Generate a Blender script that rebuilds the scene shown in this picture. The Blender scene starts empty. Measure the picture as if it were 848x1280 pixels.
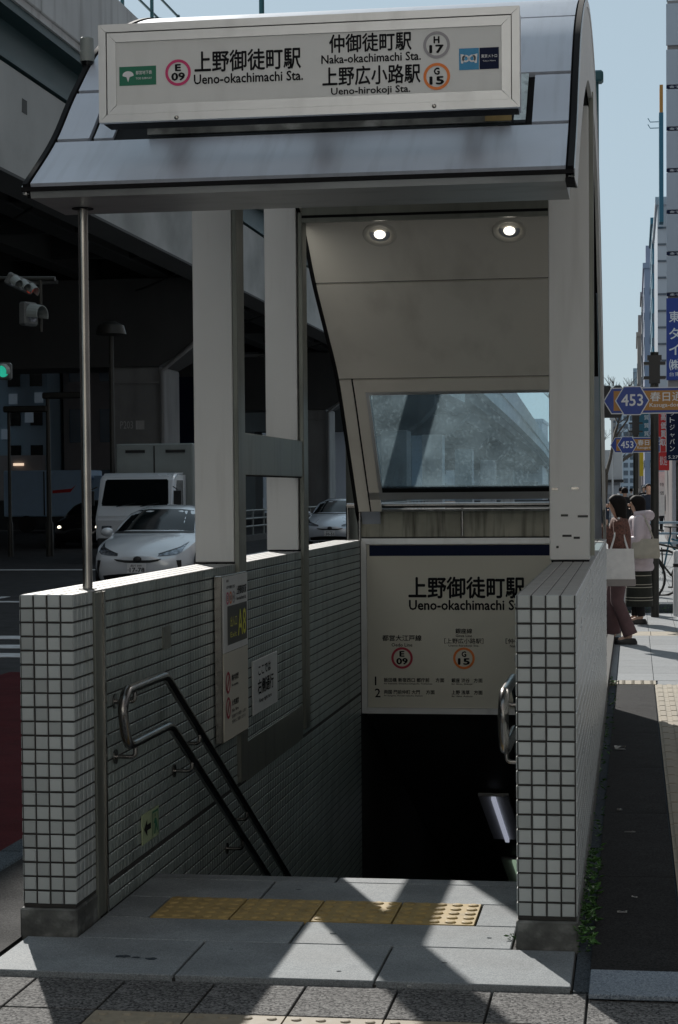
import bpy, bmesh, math, random
import numpy as np
from mathutils import Vector, Matrix
from mathutils.bvhtree import BVHTree
random.seed(7)
R = math.radians
D = bpy.data
S = bpy.context.scene
C = S.collection
PI = math.pi

# ------------------------------------------------------------------ camera
H_EYE = 1.56
cam = D.cameras.new('camera'); cam_o = D.objects.new('camera', cam); C.objects.link(cam_o)
cam.sensor_fit = 'VERTICAL'; cam.sensor_height = 36.0; cam.sensor_width = 24.0
cam.lens = 2395.6 / 1280 * 36.0
cam.shift_y = 60.6 / 1280
cam.clip_start = 0.05; cam.clip_end = 6000
cam_o.matrix_world = Matrix.Translation((0, 0, H_EYE)) @ Matrix.Rotation(0.152625, 4, 'Z') @ Matrix.Rotation(PI/2 - 0.0363294, 4, 'X') @ Matrix.Rotation(-0.0082637, 4, 'Z')
S.camera = cam_o

# ------------------------------------------------------------------ light
SUN_EL, SUN_AZ = R(30), math.atan2(-0.38, 0.925)      # azimuth from +Y, positive towards +X
w = D.worlds.new('World'); S.world = w; w.use_nodes = True
nt = w.node_tree; nt.nodes.clear()
sky = nt.nodes.new('ShaderNodeTexSky'); sky.sky_type = 'NISHITA'; sky.sun_disc = False
sky.sun_elevation = SUN_EL; sky.sun_rotation = SUN_AZ; sky.air_density = 1.0; sky.dust_density = 0.25; sky.ozone_density = 3.0
bg = nt.nodes.new('ShaderNodeBackground'); bg.inputs[1].default_value = 0.052
wo = nt.nodes.new('ShaderNodeOutputWorld')
hs = nt.nodes.new('ShaderNodeHueSaturation'); hs.inputs['Saturation'].default_value = 0.62; hs.inputs['Value'].default_value = 1.0
mx = nt.nodes.new('ShaderNodeMix'); mx.data_type = 'RGBA'; mx.inputs[0].default_value = 0.65; mx.inputs[7].default_value = (9.2, 12.0, 13.8, 1)
nt.links.new(sky.outputs[0], hs.inputs['Color']); nt.links.new(hs.outputs[0], mx.inputs[6]); nt.links.new(mx.outputs[2], bg.inputs[0]); nt.links.new(bg.outputs[0], wo.inputs[0])
sun = D.lights.new('sun', 'SUN'); sun.energy = 5.0; sun.angle = R(0.53); sun.color = (1.0, 0.96, 0.90)
sun_o = D.objects.new('sun', sun); C.objects.link(sun_o)
sd = Vector((math.sin(SUN_AZ)*math.cos(SUN_EL), math.cos(SUN_AZ)*math.cos(SUN_EL), math.sin(SUN_EL)))
sun_o.rotation_euler = sd.to_track_quat('Z', 'Y').to_euler(); sun_o.location = (0, 0, 60)
S.view_settings.view_transform = 'Standard'; S.view_settings.look = 'None'
S.view_settings.exposure = 0.08; S.view_settings.gamma = 1.0
S.cycles.use_denoising = True
S.cycles.max_bounces = 8; S.cycles.diffuse_bounces = 5; S.cycles.caustics_reflective = False; S.cycles.caustics_refractive = False
S.cycles.sample_clamp_indirect = 6

# ------------------------------------------------------------------ materials
MATS = {}
def pm(name, col, rough=0.6, metal=0.0, var=0.10, vs=3.0, bump=0.0, bs=60.0, dirt=None, rnd=0.0, spec=0.5, grime=0.0, coat=0.0):
    """procedural Principled material: colour noise, optional directional dirt (colour, amount, xyz scale, threshold), bump"""
    m = D.materials.new(name); m.use_nodes = True; n = m.node_tree; b = n.nodes['Principled BSDF']
    L = n.links.new
    tc = n.nodes.new('ShaderNodeTexCoord')
    def noise(scale, detail=5, vec=None):
        t = n.nodes.new('ShaderNodeTexNoise'); t.inputs['Scale'].default_value = scale; t.inputs['Detail'].default_value = detail
        L(vec or tc.outputs['Object'], t.inputs['Vector']); return t
    def mix(a, bb, f):
        x = n.nodes.new('ShaderNodeMix'); x.data_type = 'RGBA'
        for s, v in ((6, a), (7, bb)):
            if isinstance(v, tuple): x.inputs[s].default_value = (*v[:3], 1)
            else: L(v, x.inputs[s])
        if isinstance(f, float): x.inputs[0].default_value = f
        else: L(f, x.inputs[0])
        return x.outputs[2]
    c = col
    nz = noise(vs)
    mr = n.nodes.new('ShaderNodeMapRange'); mr.inputs[1].default_value = 0.3; mr.inputs[2].default_value = 0.7
    L(nz.outputs[0], mr.inputs[0])
    out = mix(tuple(x*(1-var) for x in c), tuple(min(1, x*(1+var)) for x in c), mr.outputs[0])
    if dirt:
        dc, amt, sc, th = dirt
        mp = n.nodes.new('ShaderNodeMapping'); mp.inputs['Scale'].default_value = sc; L(tc.outputs['Object'], mp.inputs[0])
        nd = noise(1.0, 8, mp.outputs[0])
        r2 = n.nodes.new('ShaderNodeMapRange'); r2.inputs[1].default_value = th; r2.inputs[2].default_value = th+0.22; r2.inputs[4].default_value = amt
        L(nd.outputs[0], r2.inputs[0]); out = mix(out, dc, r2.outputs[0])
    if rnd:
        oi = n.nodes.new('ShaderNodeObjectInfo'); hv = n.nodes.new('ShaderNodeHueSaturation')
        r3 = n.nodes.new('ShaderNodeMapRange'); r3.inputs[3].default_value = 1-rnd; r3.inputs[4].default_value = 1+rnd
        L(oi.outputs['Random'], r3.inputs[0]); L(r3.outputs[0], hv.inputs['Value']); L(out, hv.inputs['Color']); out = hv.outputs[0]
    L(out, b.inputs['Base Color'])
    b.inputs['Metallic'].default_value = metal; b.inputs['Specular IOR Level'].default_value = spec
    b.inputs['Coat Weight'].default_value = coat
    rn = n.nodes.new('ShaderNodeMapRange'); rn.inputs[3].default_value = max(0.02, rough*0.85); rn.inputs[4].default_value = min(1, rough*1.2)
    L(nz.outputs[0], rn.inputs[0]); L(rn.outputs[0], b.inputs['Roughness'])
    if bump:
        nb = noise(bs, 4); bp = n.nodes.new('ShaderNodeBump'); bp.inputs['Strength'].default_value = bump; bp.inputs['Distance'].default_value = 0.004
        L(nb.outputs[0], bp.inputs['Height']); L(bp.outputs[0], b.inputs['Normal'])
    MATS[name] = m; return m
def speckle(name, c1, c2, scale=240, rough=0.8, bump=0.5, blotch=0.18, bd=0.004):
    m = pm(name, c1, rough, var=0.0, spec=0.35 if name in ('slab', 'granite_blue') else 0.08); n = m.node_tree; L = n.links.new; b = n.nodes['Principled BSDF']
    tc = n.nodes.new('ShaderNodeTexCoord')
    v = n.nodes.new('ShaderNodeTexVoronoi'); v.inputs['Scale'].default_value = scale; L(tc.outputs['Object'], v.inputs[0])
    rp = n.nodes.new('ShaderNodeValToRGB'); rp.color_ramp.elements[0].color = (*c1, 1); rp.color_ramp.elements[1].color = (*c2, 1)
    sep = n.nodes.new('ShaderNodeSeparateColor'); L(v.outputs['Color'], sep.inputs[0]); L(sep.outputs[0], rp.inputs[0])
    nz = n.nodes.new('ShaderNodeTexNoise'); nz.inputs['Scale'].default_value = 3.5; nz.inputs['Detail'].default_value = 8; L(tc.outputs['Object'], nz.inputs[0])
    mr = n.nodes.new('ShaderNodeMapRange'); mr.inputs[1].default_value = 0.25; mr.inputs[2].default_value = 0.75
    mr.inputs[3].default_value = 1-blotch; mr.inputs[4].default_value = 1+blotch; L(nz.outputs[0], mr.inputs[0])
    oi = n.nodes.new('ShaderNodeObjectInfo'); r3 = n.nodes.new('ShaderNodeMapRange'); r3.inputs[3].default_value = 0.93; r3.inputs[4].default_value = 1.07; L(oi.outputs['Random'], r3.inputs[0])
    mu0 = n.nodes.new('ShaderNodeMath'); mu0.operation = 'MULTIPLY'; L(mr.outputs[0], mu0.inputs[0]); L(r3.outputs[0], mu0.inputs[1])
    nz2 = n.nodes.new('ShaderNodeTexNoise'); nz2.inputs['Scale'].default_value = 9.0; nz2.inputs['Detail'].default_value = 6; nz2.inputs['Roughness'].default_value = 0.7; L(tc.outputs['Object'], nz2.inputs[0])
    m5 = n.nodes.new('ShaderNodeMapRange'); m5.inputs[1].default_value = 0.62; m5.inputs[2].default_value = 0.74; m5.inputs[3].default_value = 1.0; m5.inputs[4].default_value = 0.72; L(nz2.outputs[0], m5.inputs[0])
    mu = n.nodes.new('ShaderNodeMath'); mu.operation = 'MULTIPLY'; L(mu0.outputs[0], mu.inputs[0]); L(m5.outputs[0], mu.inputs[1])
    hv = n.nodes.new('ShaderNodeHueSaturation'); L(rp.outputs[0], hv.inputs['Color']); L(mu.outputs[0], hv.inputs['Value']); L(hv.outputs[0], b.inputs['Base Color'])
    bp = n.nodes.new('ShaderNodeBump'); bp.inputs['Strength'].default_value = bump; bp.inputs['Distance'].default_value = bd
    L(sep.outputs[1], bp.inputs['Height']); L(bp.outputs[0], b.inputs['Normal'])
    return m
def emis(name, col, s):
    m = D.materials.new(name); m.use_nodes = True; b = m.node_tree.nodes['Principled BSDF']
    b.inputs['Base Color'].default_value = (*col, 1); b.inputs['Emission Color'].default_value = (*col, 1); b.inputs['Emission Strength'].default_value = s
    MATS[name] = m; return m

GRIME = (0.035, 0.035, 0.03)
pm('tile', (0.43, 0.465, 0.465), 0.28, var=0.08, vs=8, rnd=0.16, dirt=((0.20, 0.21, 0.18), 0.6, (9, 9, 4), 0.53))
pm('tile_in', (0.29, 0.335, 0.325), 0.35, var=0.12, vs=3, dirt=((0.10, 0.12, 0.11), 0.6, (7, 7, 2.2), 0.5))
pm('grout', (0.035, 0.034, 0.032), 0.9, var=0.3, vs=20)
pm('coping', (0.36, 0.355, 0.34), 0.6, var=0.12, vs=14, dirt=((0.25, 0.24, 0.21), 0.6, (12, 12, 12), 0.55))
pm('stone_base', (0.10, 0.105, 0.10), 0.75, var=0.55, vs=14, bump=0.5, bs=90, dirt=((0.34, 0.35, 0.34), 0.8, (11, 11, 16), 0.52))
pm('white_panel', (0.76, 0.77, 0.76), 0.38, var=0.03, vs=2, dirt=((0.35, 0.34, 0.31), 0.22, (14, 14, 1.2), 0.55), spec=0.4)
pm('ceiling_panel', (0.70, 0.67, 0.60), 0.42, var=0.05, vs=1.5, dirt=((0.36, 0.33, 0.27), 0.35, (4, 2, 2), 0.52))
pm('roof_panel', (0.50, 0.54, 0.62), 0.34, metal=0.10, var=0.08, vs=2.5, bump=0.08, bs=14, dirt=((0.2, 0.21, 0.23), 0.22, (26, 2, 1.5), 0.50))
pm('soffit', (0.33, 0.34, 0.34), 0.36, metal=0.4, var=0.1, vs=1.5, dirt=((0.12, 0.12, 0.12), 0.6, (3, 8, 3), 0.52))
pm('black_rubber', (0.008, 0.008, 0.009), 0.75, var=0.2, spec=0.15)
pm('steel_olive', (0.20, 0.21, 0.185), 0.4, metal=0.5, var=0.15, vs=3, dirt=((0.08, 0.085, 0.075), 0.5, (10, 10, 1.5), 0.5))
pm('steel_brushed', (0.42, 0.40, 0.37), 0.24, metal=1.0, var=0.2, vs=5, dirt=((0.12, 0.11, 0.10), 0.6, (30, 30, 2.0), 0.5))
pm('steel_rail', (0.26, 0.25, 0.24), 0.22, metal=1.0, var=0.2, vs=9)
pm('alu_frame', (0.60, 0.61, 0.62), 0.33, metal=0.6, var=0.06, vs=3, dirt=((0.3, 0.3, 0.3), 0.3, (10, 10, 3), 0.55))
pm('sign_face', (0.70, 0.71, 0.70), 0.45, var=0.03, vs=1.2, dirt=((0.45, 0.45, 0.43), 0.25, (8, 8, 2), 0.52))
pm('panel_face', (0.66, 0.63, 0.54), 0.5, var=0.04, vs=1.2, spec=0.12)
pm('ink', (0.012, 0.012, 0.014), 0.7, var=0.0, spec=0.1)
pm('ink_white', (0.75, 0.76, 0.77), 0.5, var=0.0)
pm('ink_yellow', (0.75, 0.72, 0.08), 0.5, var=0.0)
pm('magenta', (0.62, 0.03, 0.16), 0.45, var=0.04)
pm('dark_red', (0.42, 0.02, 0.05), 0.45, var=0.04)
pm('orange', (0.78, 0.20, 0.03), 0.45, var=0.04)
pm('grey_ring', (0.32, 0.31, 0.33), 0.45, var=0.04)
pm('green_logo', (0.0, 0.16, 0.085), 0.45, var=0.04)
pm('metro_blue', (0.03, 0.25, 0.47), 0.45, var=0.04)
pm('navy', (0.008, 0.014, 0.045), 0.6, var=0.04, spec=0.15)
pm('sill_concrete', (0.42, 0.41, 0.34), 0.7, var=0.2, vs=5, bump=0.3, bs=50, dirt=((0.07, 0.07, 0.05), 0.85, (22, 22, 1.6), 0.50))
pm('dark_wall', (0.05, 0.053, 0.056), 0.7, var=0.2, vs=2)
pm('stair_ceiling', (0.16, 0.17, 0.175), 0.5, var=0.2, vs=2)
speckle('slab', (0.15, 0.168, 0.18), (0.29, 0.315, 0.33), 320, 0.75, 0.35, 0.30)
speckle('aggregate', (0.03, 0.03, 0.032), (0.24, 0.237, 0.232), 150, 0.8, 1.0, 0.25, 0.008)
speckle('granite_blue', (0.10, 0.13, 0.17), (0.32, 0.37, 0.42), 260, 0.7, 0.3, 0.15)
speckle('granite_dark', (0.02, 0.025, 0.03), (0.10, 0.12, 0.14), 260, 0.8, 0.4, 0.2)
speckle('asphalt', (0.011, 0.011, 0.012), (0.05, 0.05, 0.05), 220, 0.85, 0.7, 0.35)
speckle('road', (0.03, 0.031, 0.033), (0.07, 0.07, 0.072), 200, 0.85, 0.5, 0.25)
speckle('road_red', (0.05, 0.007, 0.009), (0.09, 0.014, 0.017), 200, 0.85, 0.5, 0.25)
speckle('paver_light', (0.25, 0.265, 0.275), (0.36, 0.37, 0.38), 200, 0.8, 0.2, 0.10)
pm('tactile_yellow', (0.37, 0.265, 0.10), 0.7, var=0.12, vs=30, rnd=0.06, dirt=((0.12, 0.09, 0.04), 0.55, (9, 9, 9), 0.5))
pm('tactile_beige', (0.30, 0.255, 0.185), 0.7, var=0.15, vs=30, rnd=0.06, dirt=((0.16, 0.14, 0.10), 0.5, (7, 7, 7), 0.5))
pm('line_white', (0.62, 0.64, 0.66), 0.7, var=0.12, vs=12, dirt=((0.2, 0.2, 0.2), 0.5, (5, 5, 5), 0.5))
pm('concrete', (0.62, 0.63, 0.63), 0.8, var=0.10, vs=0.6, dirt=((0.22, 0.22, 0.21), 0.5, (2.5, 2.5, 0.3), 0.5))
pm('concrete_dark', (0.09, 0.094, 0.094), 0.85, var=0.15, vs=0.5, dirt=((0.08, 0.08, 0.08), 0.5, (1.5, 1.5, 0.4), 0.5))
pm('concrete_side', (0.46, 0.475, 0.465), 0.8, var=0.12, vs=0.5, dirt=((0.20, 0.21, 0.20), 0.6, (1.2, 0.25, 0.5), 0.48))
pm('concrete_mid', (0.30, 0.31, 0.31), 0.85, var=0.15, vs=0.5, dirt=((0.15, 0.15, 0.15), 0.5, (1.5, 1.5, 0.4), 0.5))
pm('girder_teal', (0.018, 0.055, 0.062), 0.5, var=0.15, vs=0.7)
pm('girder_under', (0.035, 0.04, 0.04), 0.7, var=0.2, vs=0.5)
pm('leaf', (0.06, 0.16, 0.03), 0.55, var=0.4, vs=25, rnd=0.2)
pm('bark', (0.10, 0.085, 0.07), 0.9, var=0.3, vs=9)
pm('litter', (0.55, 0.54, 0.52), 0.8, var=0.1)
pm('car_white', (0.80, 0.84, 0.88), 0.25, metal=0.15, var=0.02, coat=0.8)
pm('car_silver', (0.62, 0.66, 0.72), 0.28, metal=0.3, var=0.02, coat=0.8)
pm('car_black', (0.01, 0.01, 0.012), 0.2, var=0.02, coat=0.8)
pm('car_blue', (0.40, 0.58, 0.78), 0.4, var=0.04)
pm('dark_glass', (0.006, 0.008, 0.009), 0.08, var=0.0, spec=0.3)
pm('plastic_black', (0.015, 0.015, 0.016), 0.4, var=0.1)
pm('lamp_glass', (0.22, 0.24, 0.27), 0.12, var=0.8, vs=18, metal=0.6)
pm('truck_grey', (0.26, 0.29, 0.28), 0.5, var=0.06)
pm('signal_grey', (0.12, 0.13, 0.13), 0.5, var=0.1)
pm('tyre', (0.02, 0.02, 0.02), 0.85, var=0.1)
pm('sign_blue', (0.010, 0.045, 0.27), 0.35, var=0.04)
pm('sign_brown', (0.42, 0.19, 0.03), 0.35, var=0.04)
pm('pole_dark', (0.035, 0.035, 0.03), 0.45, metal=0.3, var=0.2)
pm('teal_post', (0.02, 0.10, 0.12), 0.45, var=0.1)
pm('red_banner', (0.60, 0.03, 0.03), 0.6, var=0.1)
pm('yellow_banner', (0.65, 0.48, 0.03), 0.6, var=0.1)
pm('skin', (0.66, 0.43, 0.32), 0.55, var=0.08, vs=20)
pm('hair_black', (0.012, 0.009, 0.008), 0.7, var=0.3, vs=60, spec=0.15)
pm('shoe_black', (0.012, 0.012, 0.013), 0.4, var=0.1)
pm('sock_white', (0.6, 0.6, 0.6), 0.8, var=0.05)
pm('mauve', (0.14, 0.082, 0.085), 0.85, var=0.12, vs=14, bump=0.4, bs=30)
pm('leopard', (0.17, 0.075, 0.055), 0.85, var=0.3, vs=30, dirt=((0.02, 0.015, 0.012), 0.95, (55, 55, 55), 0.50))
pm('pink_puffer', (0.62, 0.53, 0.56), 0.5, var=0.08, vs=12)
pm('canvas_white', (0.78, 0.76, 0.73), 0.85, var=0.08, vs=14, bump=0.5, bs=14)
pm('canvas_grey', (0.30, 0.27, 0.25), 0.85, var=0.06)
pm('bag_cream', (0.46, 0.43, 0.36), 0.8, var=0.1, vs=12, bump=0.5, bs=14)
pm('skirt_dark', (0.022, 0.024, 0.018), 0.9, var=0.3, vs=20)
pm('coat_navy', (0.02, 0.03, 0.05), 0.8, var=0.2, vs=9)
pm('coat_black', (0.010, 0.010, 0.012), 0.8, var=0.2, vs=9)
pm('coat_beige', (0.35, 0.30, 0.24), 0.8, var=0.2, vs=9)
pm('white_paint', (0.72, 0.73, 0.74), 0.45, var=0.05, vs=2)
pm('downlight_ring', (0.55, 0.53, 0.47), 0.35, var=0.03)
emis('bulb', (1.0, 0.93, 0.8), 2.6)
emis('tube_dim', (0.62, 0.66, 0.80), 0.42)
pm('reflector', (0.5, 0.53, 0.6), 0.3, metal=0.7, var=0.05)
emis('tube_green', (0.45, 0.62, 0.45), 0.4)
emis('lamp_green', (0.03, 0.60, 0.40), 0.5)
emis('lamp_red', (0.8, 0.10, 0.05), 0.08)
emis('head_lamp', (1.0, 0.9, 0.7), 2.5)
emis('dim_window', (0.4, 0.5, 0.6), 0.05)
emis('shop_light', (1.0, 0.75, 0.55), 0.8)
# bluish city glass facades and dusty window glass
for nm, c in (('facade_grey', (0.36, 0.38, 0.42)), ('facade_light', (0.50, 0.53, 0.58)), ('facade_lavender', (0.34, 0.35, 0.45)), ('facade_beige', (0.38, 0.34, 0.31)), ('facade_teal', (0.02, 0.13, 0.20)), ('facade_brown', (0.26, 0.24, 0.24)), ('facade_blue', (0.26, 0.36, 0.44)), ('billboard', (0.42, 0.46, 0.52))):
    pm(nm, c, 0.5, var=0.06, vs=0.3)
pm('facade_bounce', (0.70, 0.69, 0.65), 0.6, var=0.08, vs=0.4)  # podium added behind the camera, kept pale so it bounces sun forward
pm('facade_glass', (0.06, 0.10, 0.14), 0.12, var=0.3, vs=0.2, spec=0.8)
def dusty_glass():
    m = D.materials.new('window_glass'); m.use_nodes = True; n = m.node_tree; n.nodes.clear(); L = n.links.new
    o = n.nodes.new('ShaderNodeOutputMaterial'); tr = n.nodes.new('ShaderNodeBsdfTransparent'); tr.inputs[0].default_value = (0.78, 0.88, 0.92, 1)
    gl = n.nodes.new('ShaderNodeBsdfGlossy'); gl.inputs['Roughness'].default_value = 0.03
    df = n.nodes.new('ShaderNodeBsdfDiffuse'); df.inputs[0].default_value = (0.62, 0.72, 0.78, 1)
    tl = n.nodes.new('ShaderNodeBsdfTranslucent'); tl.inputs[0].default_value = (0.62, 0.74, 0.80, 1)
    ds = n.nodes.new('ShaderNodeMixShader'); ds.inputs[0].default_value = 0.5; L(df.outputs[0], ds.inputs[1]); L(tl.outputs[0], ds.inputs[2])
    tc = n.nodes.new('ShaderNodeTexCoord')
    n1 = n.nodes.new('ShaderNodeTexNoise'); n1.inputs['Scale'].default_value = 3.0; n1.inputs['Detail'].default_value = 8; L(tc.outputs['Object'], n1.inputs[0])
    mp = n.nodes.new('ShaderNodeMapping'); mp.inputs['Scale'].default_value = (60, 60, 35); L(tc.outputs['Object'], mp.inputs[0])
    n2 = n.nodes.new('ShaderNodeTexNoise'); n2.inputs['Scale'].default_value = 1.0; n2.inputs['Detail'].default_value = 3; L(mp.outputs[0], n2.inputs[0])
    r1 = n.nodes.new('ShaderNodeMapRange'); r1.inputs[1].default_value = 0.35; r1.inputs[2].default_value = 0.75; r1.inputs[3].default_value = 0.05; r1.inputs[4].default_value = 0.16; L(n1.outputs[0], r1.inputs[0])
    r2 = n.nodes.new('ShaderNodeMapRange'); r2.inputs[1].default_value = 0.55; r2.inputs[2].default_value = 0.75; r2.inputs[4].default_value = 0.12; L(n2.outputs[0], r2.inputs[0])
    ad = n.nodes.new('ShaderNodeMath'); ad.operation = 'ADD'; L(r1.outputs[0], ad.inputs[0]); L(r2.outputs[0], ad.inputs[1])
    m1 = n.nodes.new('ShaderNodeMixShader'); L(ad.outputs[0], m1.inputs[0]); L(tr.outputs[0], m1.inputs[1]); L(ds.outputs[0], m1.inputs[2])
    fr = n.nodes.new('ShaderNodeValue'); fr.outputs[0].default_value = 0.035
    m2 = n.nodes.new('ShaderNodeMixShader'); L(fr.outputs[0], m2.inputs[0]); L(m1.outputs[0], m2.inputs[1]); L(gl.outputs[0], m2.inputs[2])
    L(m2.outputs[0], o.inputs[0]); MATS['window_glass'] = m
dusty_glass()

# ------------------------------------------------------------------ helpers
LOC = {}
def props(o, label=None, cat=None, group=None, kind=None):
    for k, v in (('label', label), ('category', cat), ('group', group), ('kind', kind)):
        if v: o[k] = v
    return o
def thing(name, label, cat, loc=(0, 0, 0), group=None, rz=0):
    o = D.objects.new(name, None); C.objects.link(o); o.location = loc; o.rotation_euler = (0, 0, rz); o.empty_display_size = 0.2
    LOC[o.name] = Vector(loc); return props(o, label, cat, group)
class MB:
    def __init__(s): s.v = []; s.f = []; s.m = []; s.mi = 0
    def add(s, v, f, M=None):
        n = len(s.v); s.v += [tuple(M @ Vector(p)) if M else tuple(p) for p in v]; s.f += [tuple(n+i for i in q) for q in f]; s.m += [s.mi]*len(f); return s
    def box(s, x0, x1, y0, y1, z0, z1, M=None):
        return s.add([(x0,y0,z0),(x1,y0,z0),(x1,y1,z0),(x0,y1,z0),(x0,y0,z1),(x1,y0,z1),(x1,y1,z1),(x0,y1,z1)],
                     [(0,3,2,1),(4,5,6,7),(0,1,5,4),(1,2,6,5),(2,3,7,6),(3,0,4,7)], M)
    def prism(s, poly, a, b, axis='x', M=None):
        """poly: 2-D outline; axis x: (y,z) extruded over x; y: (x,z) over y; z: (x,y) over z"""
        f = {'x': lambda p, t: (t, p[0], p[1]), 'y': lambda p, t: (p[0], t, p[1]), 'z': lambda p, t: (p[0], p[1], t)}[axis]
        n = len(poly); v = [f(p, a) for p in poly] + [f(p, b) for p in poly]
        return s.add(v, [tuple(range(n))[::-1], tuple(range(n, 2*n))] + [(i, (i+1) % n, n+(i+1) % n, n+i) for i in range(n)], M)
    def tube(s, path, r, n=10, M=None, cap=True):
        P = [Vector(p) for p in path]; rr = r if isinstance(r, (list, tuple)) else [r]*len(P)
        t0 = (P[1]-P[0]).normalized(); up = Vector((0, 0, 1)) if abs(t0.z) < 0.9 else Vector((1, 0, 0))
        a = t0.cross(up).normalized(); v = []; fs = []
        for i, p in enumerate(P):
            t = ((P[min(i+1, len(P)-1)]-P[max(i-1, 0)])).normalized()
            a = (a - t*a.dot(t)).normalized(); b = t.cross(a)
            v += [tuple(p + (a*math.cos(2*PI*k/n) + b*math.sin(2*PI*k/n))*rr[i]) for k in range(n)]
        for i in range(len(P)-1):
            for k in range(n): fs.append((i*n+k, i*n+(k+1) % n, (i+1)*n+(k+1) % n, (i+1)*n+k))
        if cap: fs += [tuple(range(n))[::-1], tuple(range((len(P)-1)*n, len(P)*n))]
        return s.add(v, fs, M)
    def loft(s, rings, n=16, M=None, cap=True):
        """rings: (z, cx, cy, rx, ry)"""
        v = []; fs = []
        for z, cx, cy, rx, ry in rings: v += [(cx+rx*math.cos(2*PI*k/n), cy+ry*math.sin(2*PI*k/n), z) for k in range(n)]
        for i in range(len(rings)-1):
            for k in range(n): fs.append((i*n+k, i*n+(k+1) % n, (i+1)*n+(k+1) % n, (i+1)*n+k))
        if cap: fs += [tuple(range(n))[::-1], tuple(range((len(rings)-1)*n, len(rings)*n))]
        return s.add(v, fs, M)
    def ball(s, c, r, n=12, m=8, M=None):
        r = r if isinstance(r, tuple) else (r, r, r); v = []; fs = []
        for i in range(m+1):
            th = PI*i/m
            v += [(c[0]+r[0]*math.sin(th)*math.cos(2*PI*k/n), c[1]+r[1]*math.sin(th)*math.sin(2*PI*k/n), c[2]+r[2]*math.cos(th)) for k in range(n)]
        for i in range(m):
            for k in range(n): fs.append((i*n+k, (i+1)*n+k, (i+1)*n+(k+1) % n, i*n+(k+1) % n))
        return s.add(v, fs, M)
    def mesh(s, name, mats, off=Vector((0, 0, 0)), smooth=False, bevel=0, seg=1):
        me = D.meshes.new(name); me.from_pydata([tuple(Vector(p)-off) for p in s.v], [], s.f)
        for m in (mats if isinstance(mats, (list, tuple)) else [mats]): me.materials.append(MATS[m])
        if len(set(s.m)) > 1: me.polygons.foreach_set('material_index', s.m)
        if bevel or smooth:
            bm = bmesh.new(); bm.from_mesh(me); bmesh.ops.remove_doubles(bm, verts=bm.verts, dist=1e-5)
            if bevel: bmesh.ops.bevel(bm, geom=[e for e in bm.edges if e.is_manifold and e.calc_face_angle(0) > 0.6], offset=bevel, segments=seg, affect='EDGES', clamp_overlap=True)
            bmesh.ops.recalc_face_normals(bm, faces=bm.faces)
            if smooth:
                for f in bm.faces: f.smooth = True
                for e in bm.edges:
                    if len(e.link_faces) == 2 and e.calc_face_angle(0) > R(38): e.smooth = False
            bm.to_mesh(me); bm.free()
        me.validate(); return me
    def build(s, name, mats, parent=None, smooth=False, bevel=0, seg=1, **kw):
        off = LOC.get(parent.name, Vector((0, 0, 0))) if parent else Vector((0, 0, 0))
        me = s.mesh(name, mats, off, smooth, bevel, seg)
        o = D.objects.new(name, me); C.objects.link(o)
        if parent: o.parent = parent; LOC[o.name] = off
        return props(o, **kw)
def part_mesh(name, me, parent, loc, **kw):
    """an object on shared mesh data, placed at a world position under its parent"""
    o = D.objects.new(name, me); C.objects.link(o); off = LOC.get(parent.name, Vector((0, 0, 0))); o.parent = parent; o.location = Vector(loc)-off
    LOC[o.name] = off
    return props(o, **kw)
def copy_tree(o, parent=None):
    c = o.copy(); C.objects.link(c); c.parent = parent
    for ch in list(o.children): copy_tree(ch, c)
    return c
def text(body, mat, parent, org, u, v, w=None, h=None, bold=0.0, align='l', name='lettering', off=0.002, tall=None):
    """lettering as a flat mesh lying on a surface: org = lower left corner, u = reading direction, v = up"""
    cu = D.curves.new('t', 'FONT'); cu.body = body; cu.size = 1; cu.resolution_u = 2; cu.space_line = 1.0
    ob = D.objects.new('t', cu); m0 = ob.to_mesh()
    co = [p.co.copy() for p in m0.vertices]; fs = [tuple(p.vertices) for p in m0.polygons]
    ob.to_mesh_clear(); D.objects.remove(ob); D.curves.remove(cu)
    if not co: return None
    x0, x1 = min(p.x for p in co), max(p.x for p in co); y0, y1 = min(p.y for p in co), max(p.y for p in co)
    sx = w/(x1-x0) if w else None; sy = h/(y1-y0) if h else None
    sx = sx or sy; sy = sy or sx
    u = Vector(u).normalized(); v = Vector(v).normalized(); nn = u.cross(v); o0 = Vector(org) + nn*off
    base = LOC.get(parent.name, Vector((0, 0, 0)))
    b_ = bold*0.55; sh = [(0, 0)] if not bold else [(-b_, 0), (b_, 0), (0, b_), (0, -b_)]
    vv = []; ff = []
    for k, (dx, dy) in enumerate(sh):
        n0 = len(vv); vv += [tuple(o0 + nn*0.00008*k + u*(p.x-x0+dx)*sx + v*(p.y-y0+dy)*sy - base) for p in co]; ff += [tuple(i+n0 for i in f) for f in fs]
    me = D.meshes.new(name); me.from_pydata(vv, [], ff)
    me.materials.append(MATS[mat]); o = D.objects.new(name, me); C.objects.link(o); o.parent = parent; LOC[o.name] = base
    return o
def flat(poly, mat, parent, org, u, v, name='emblem', off=0.0015, holes=None):
    """thin printed shape in a plane; poly in (u,v) metres"""
    u = Vector(u).normalized(); v = Vector(v).normalized(); nn = u.cross(v); o0 = Vector(org)+nn*off
    b = MB(); b.add([tuple(o0+u*x+v*y) for x, y in poly], [tuple(range(len(poly)))]); return b.build(name, mat, parent)
def rect(x, y, w, h): return [(x, y), (x+w, y), (x+w, y+h), (x, y+h)]
def disc(x, y, r, n=32, sy=1): return [(x+r*math.cos(2*PI*k/n), y+sy*r*math.sin(2*PI*k/n)) for k in range(n)]
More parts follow.
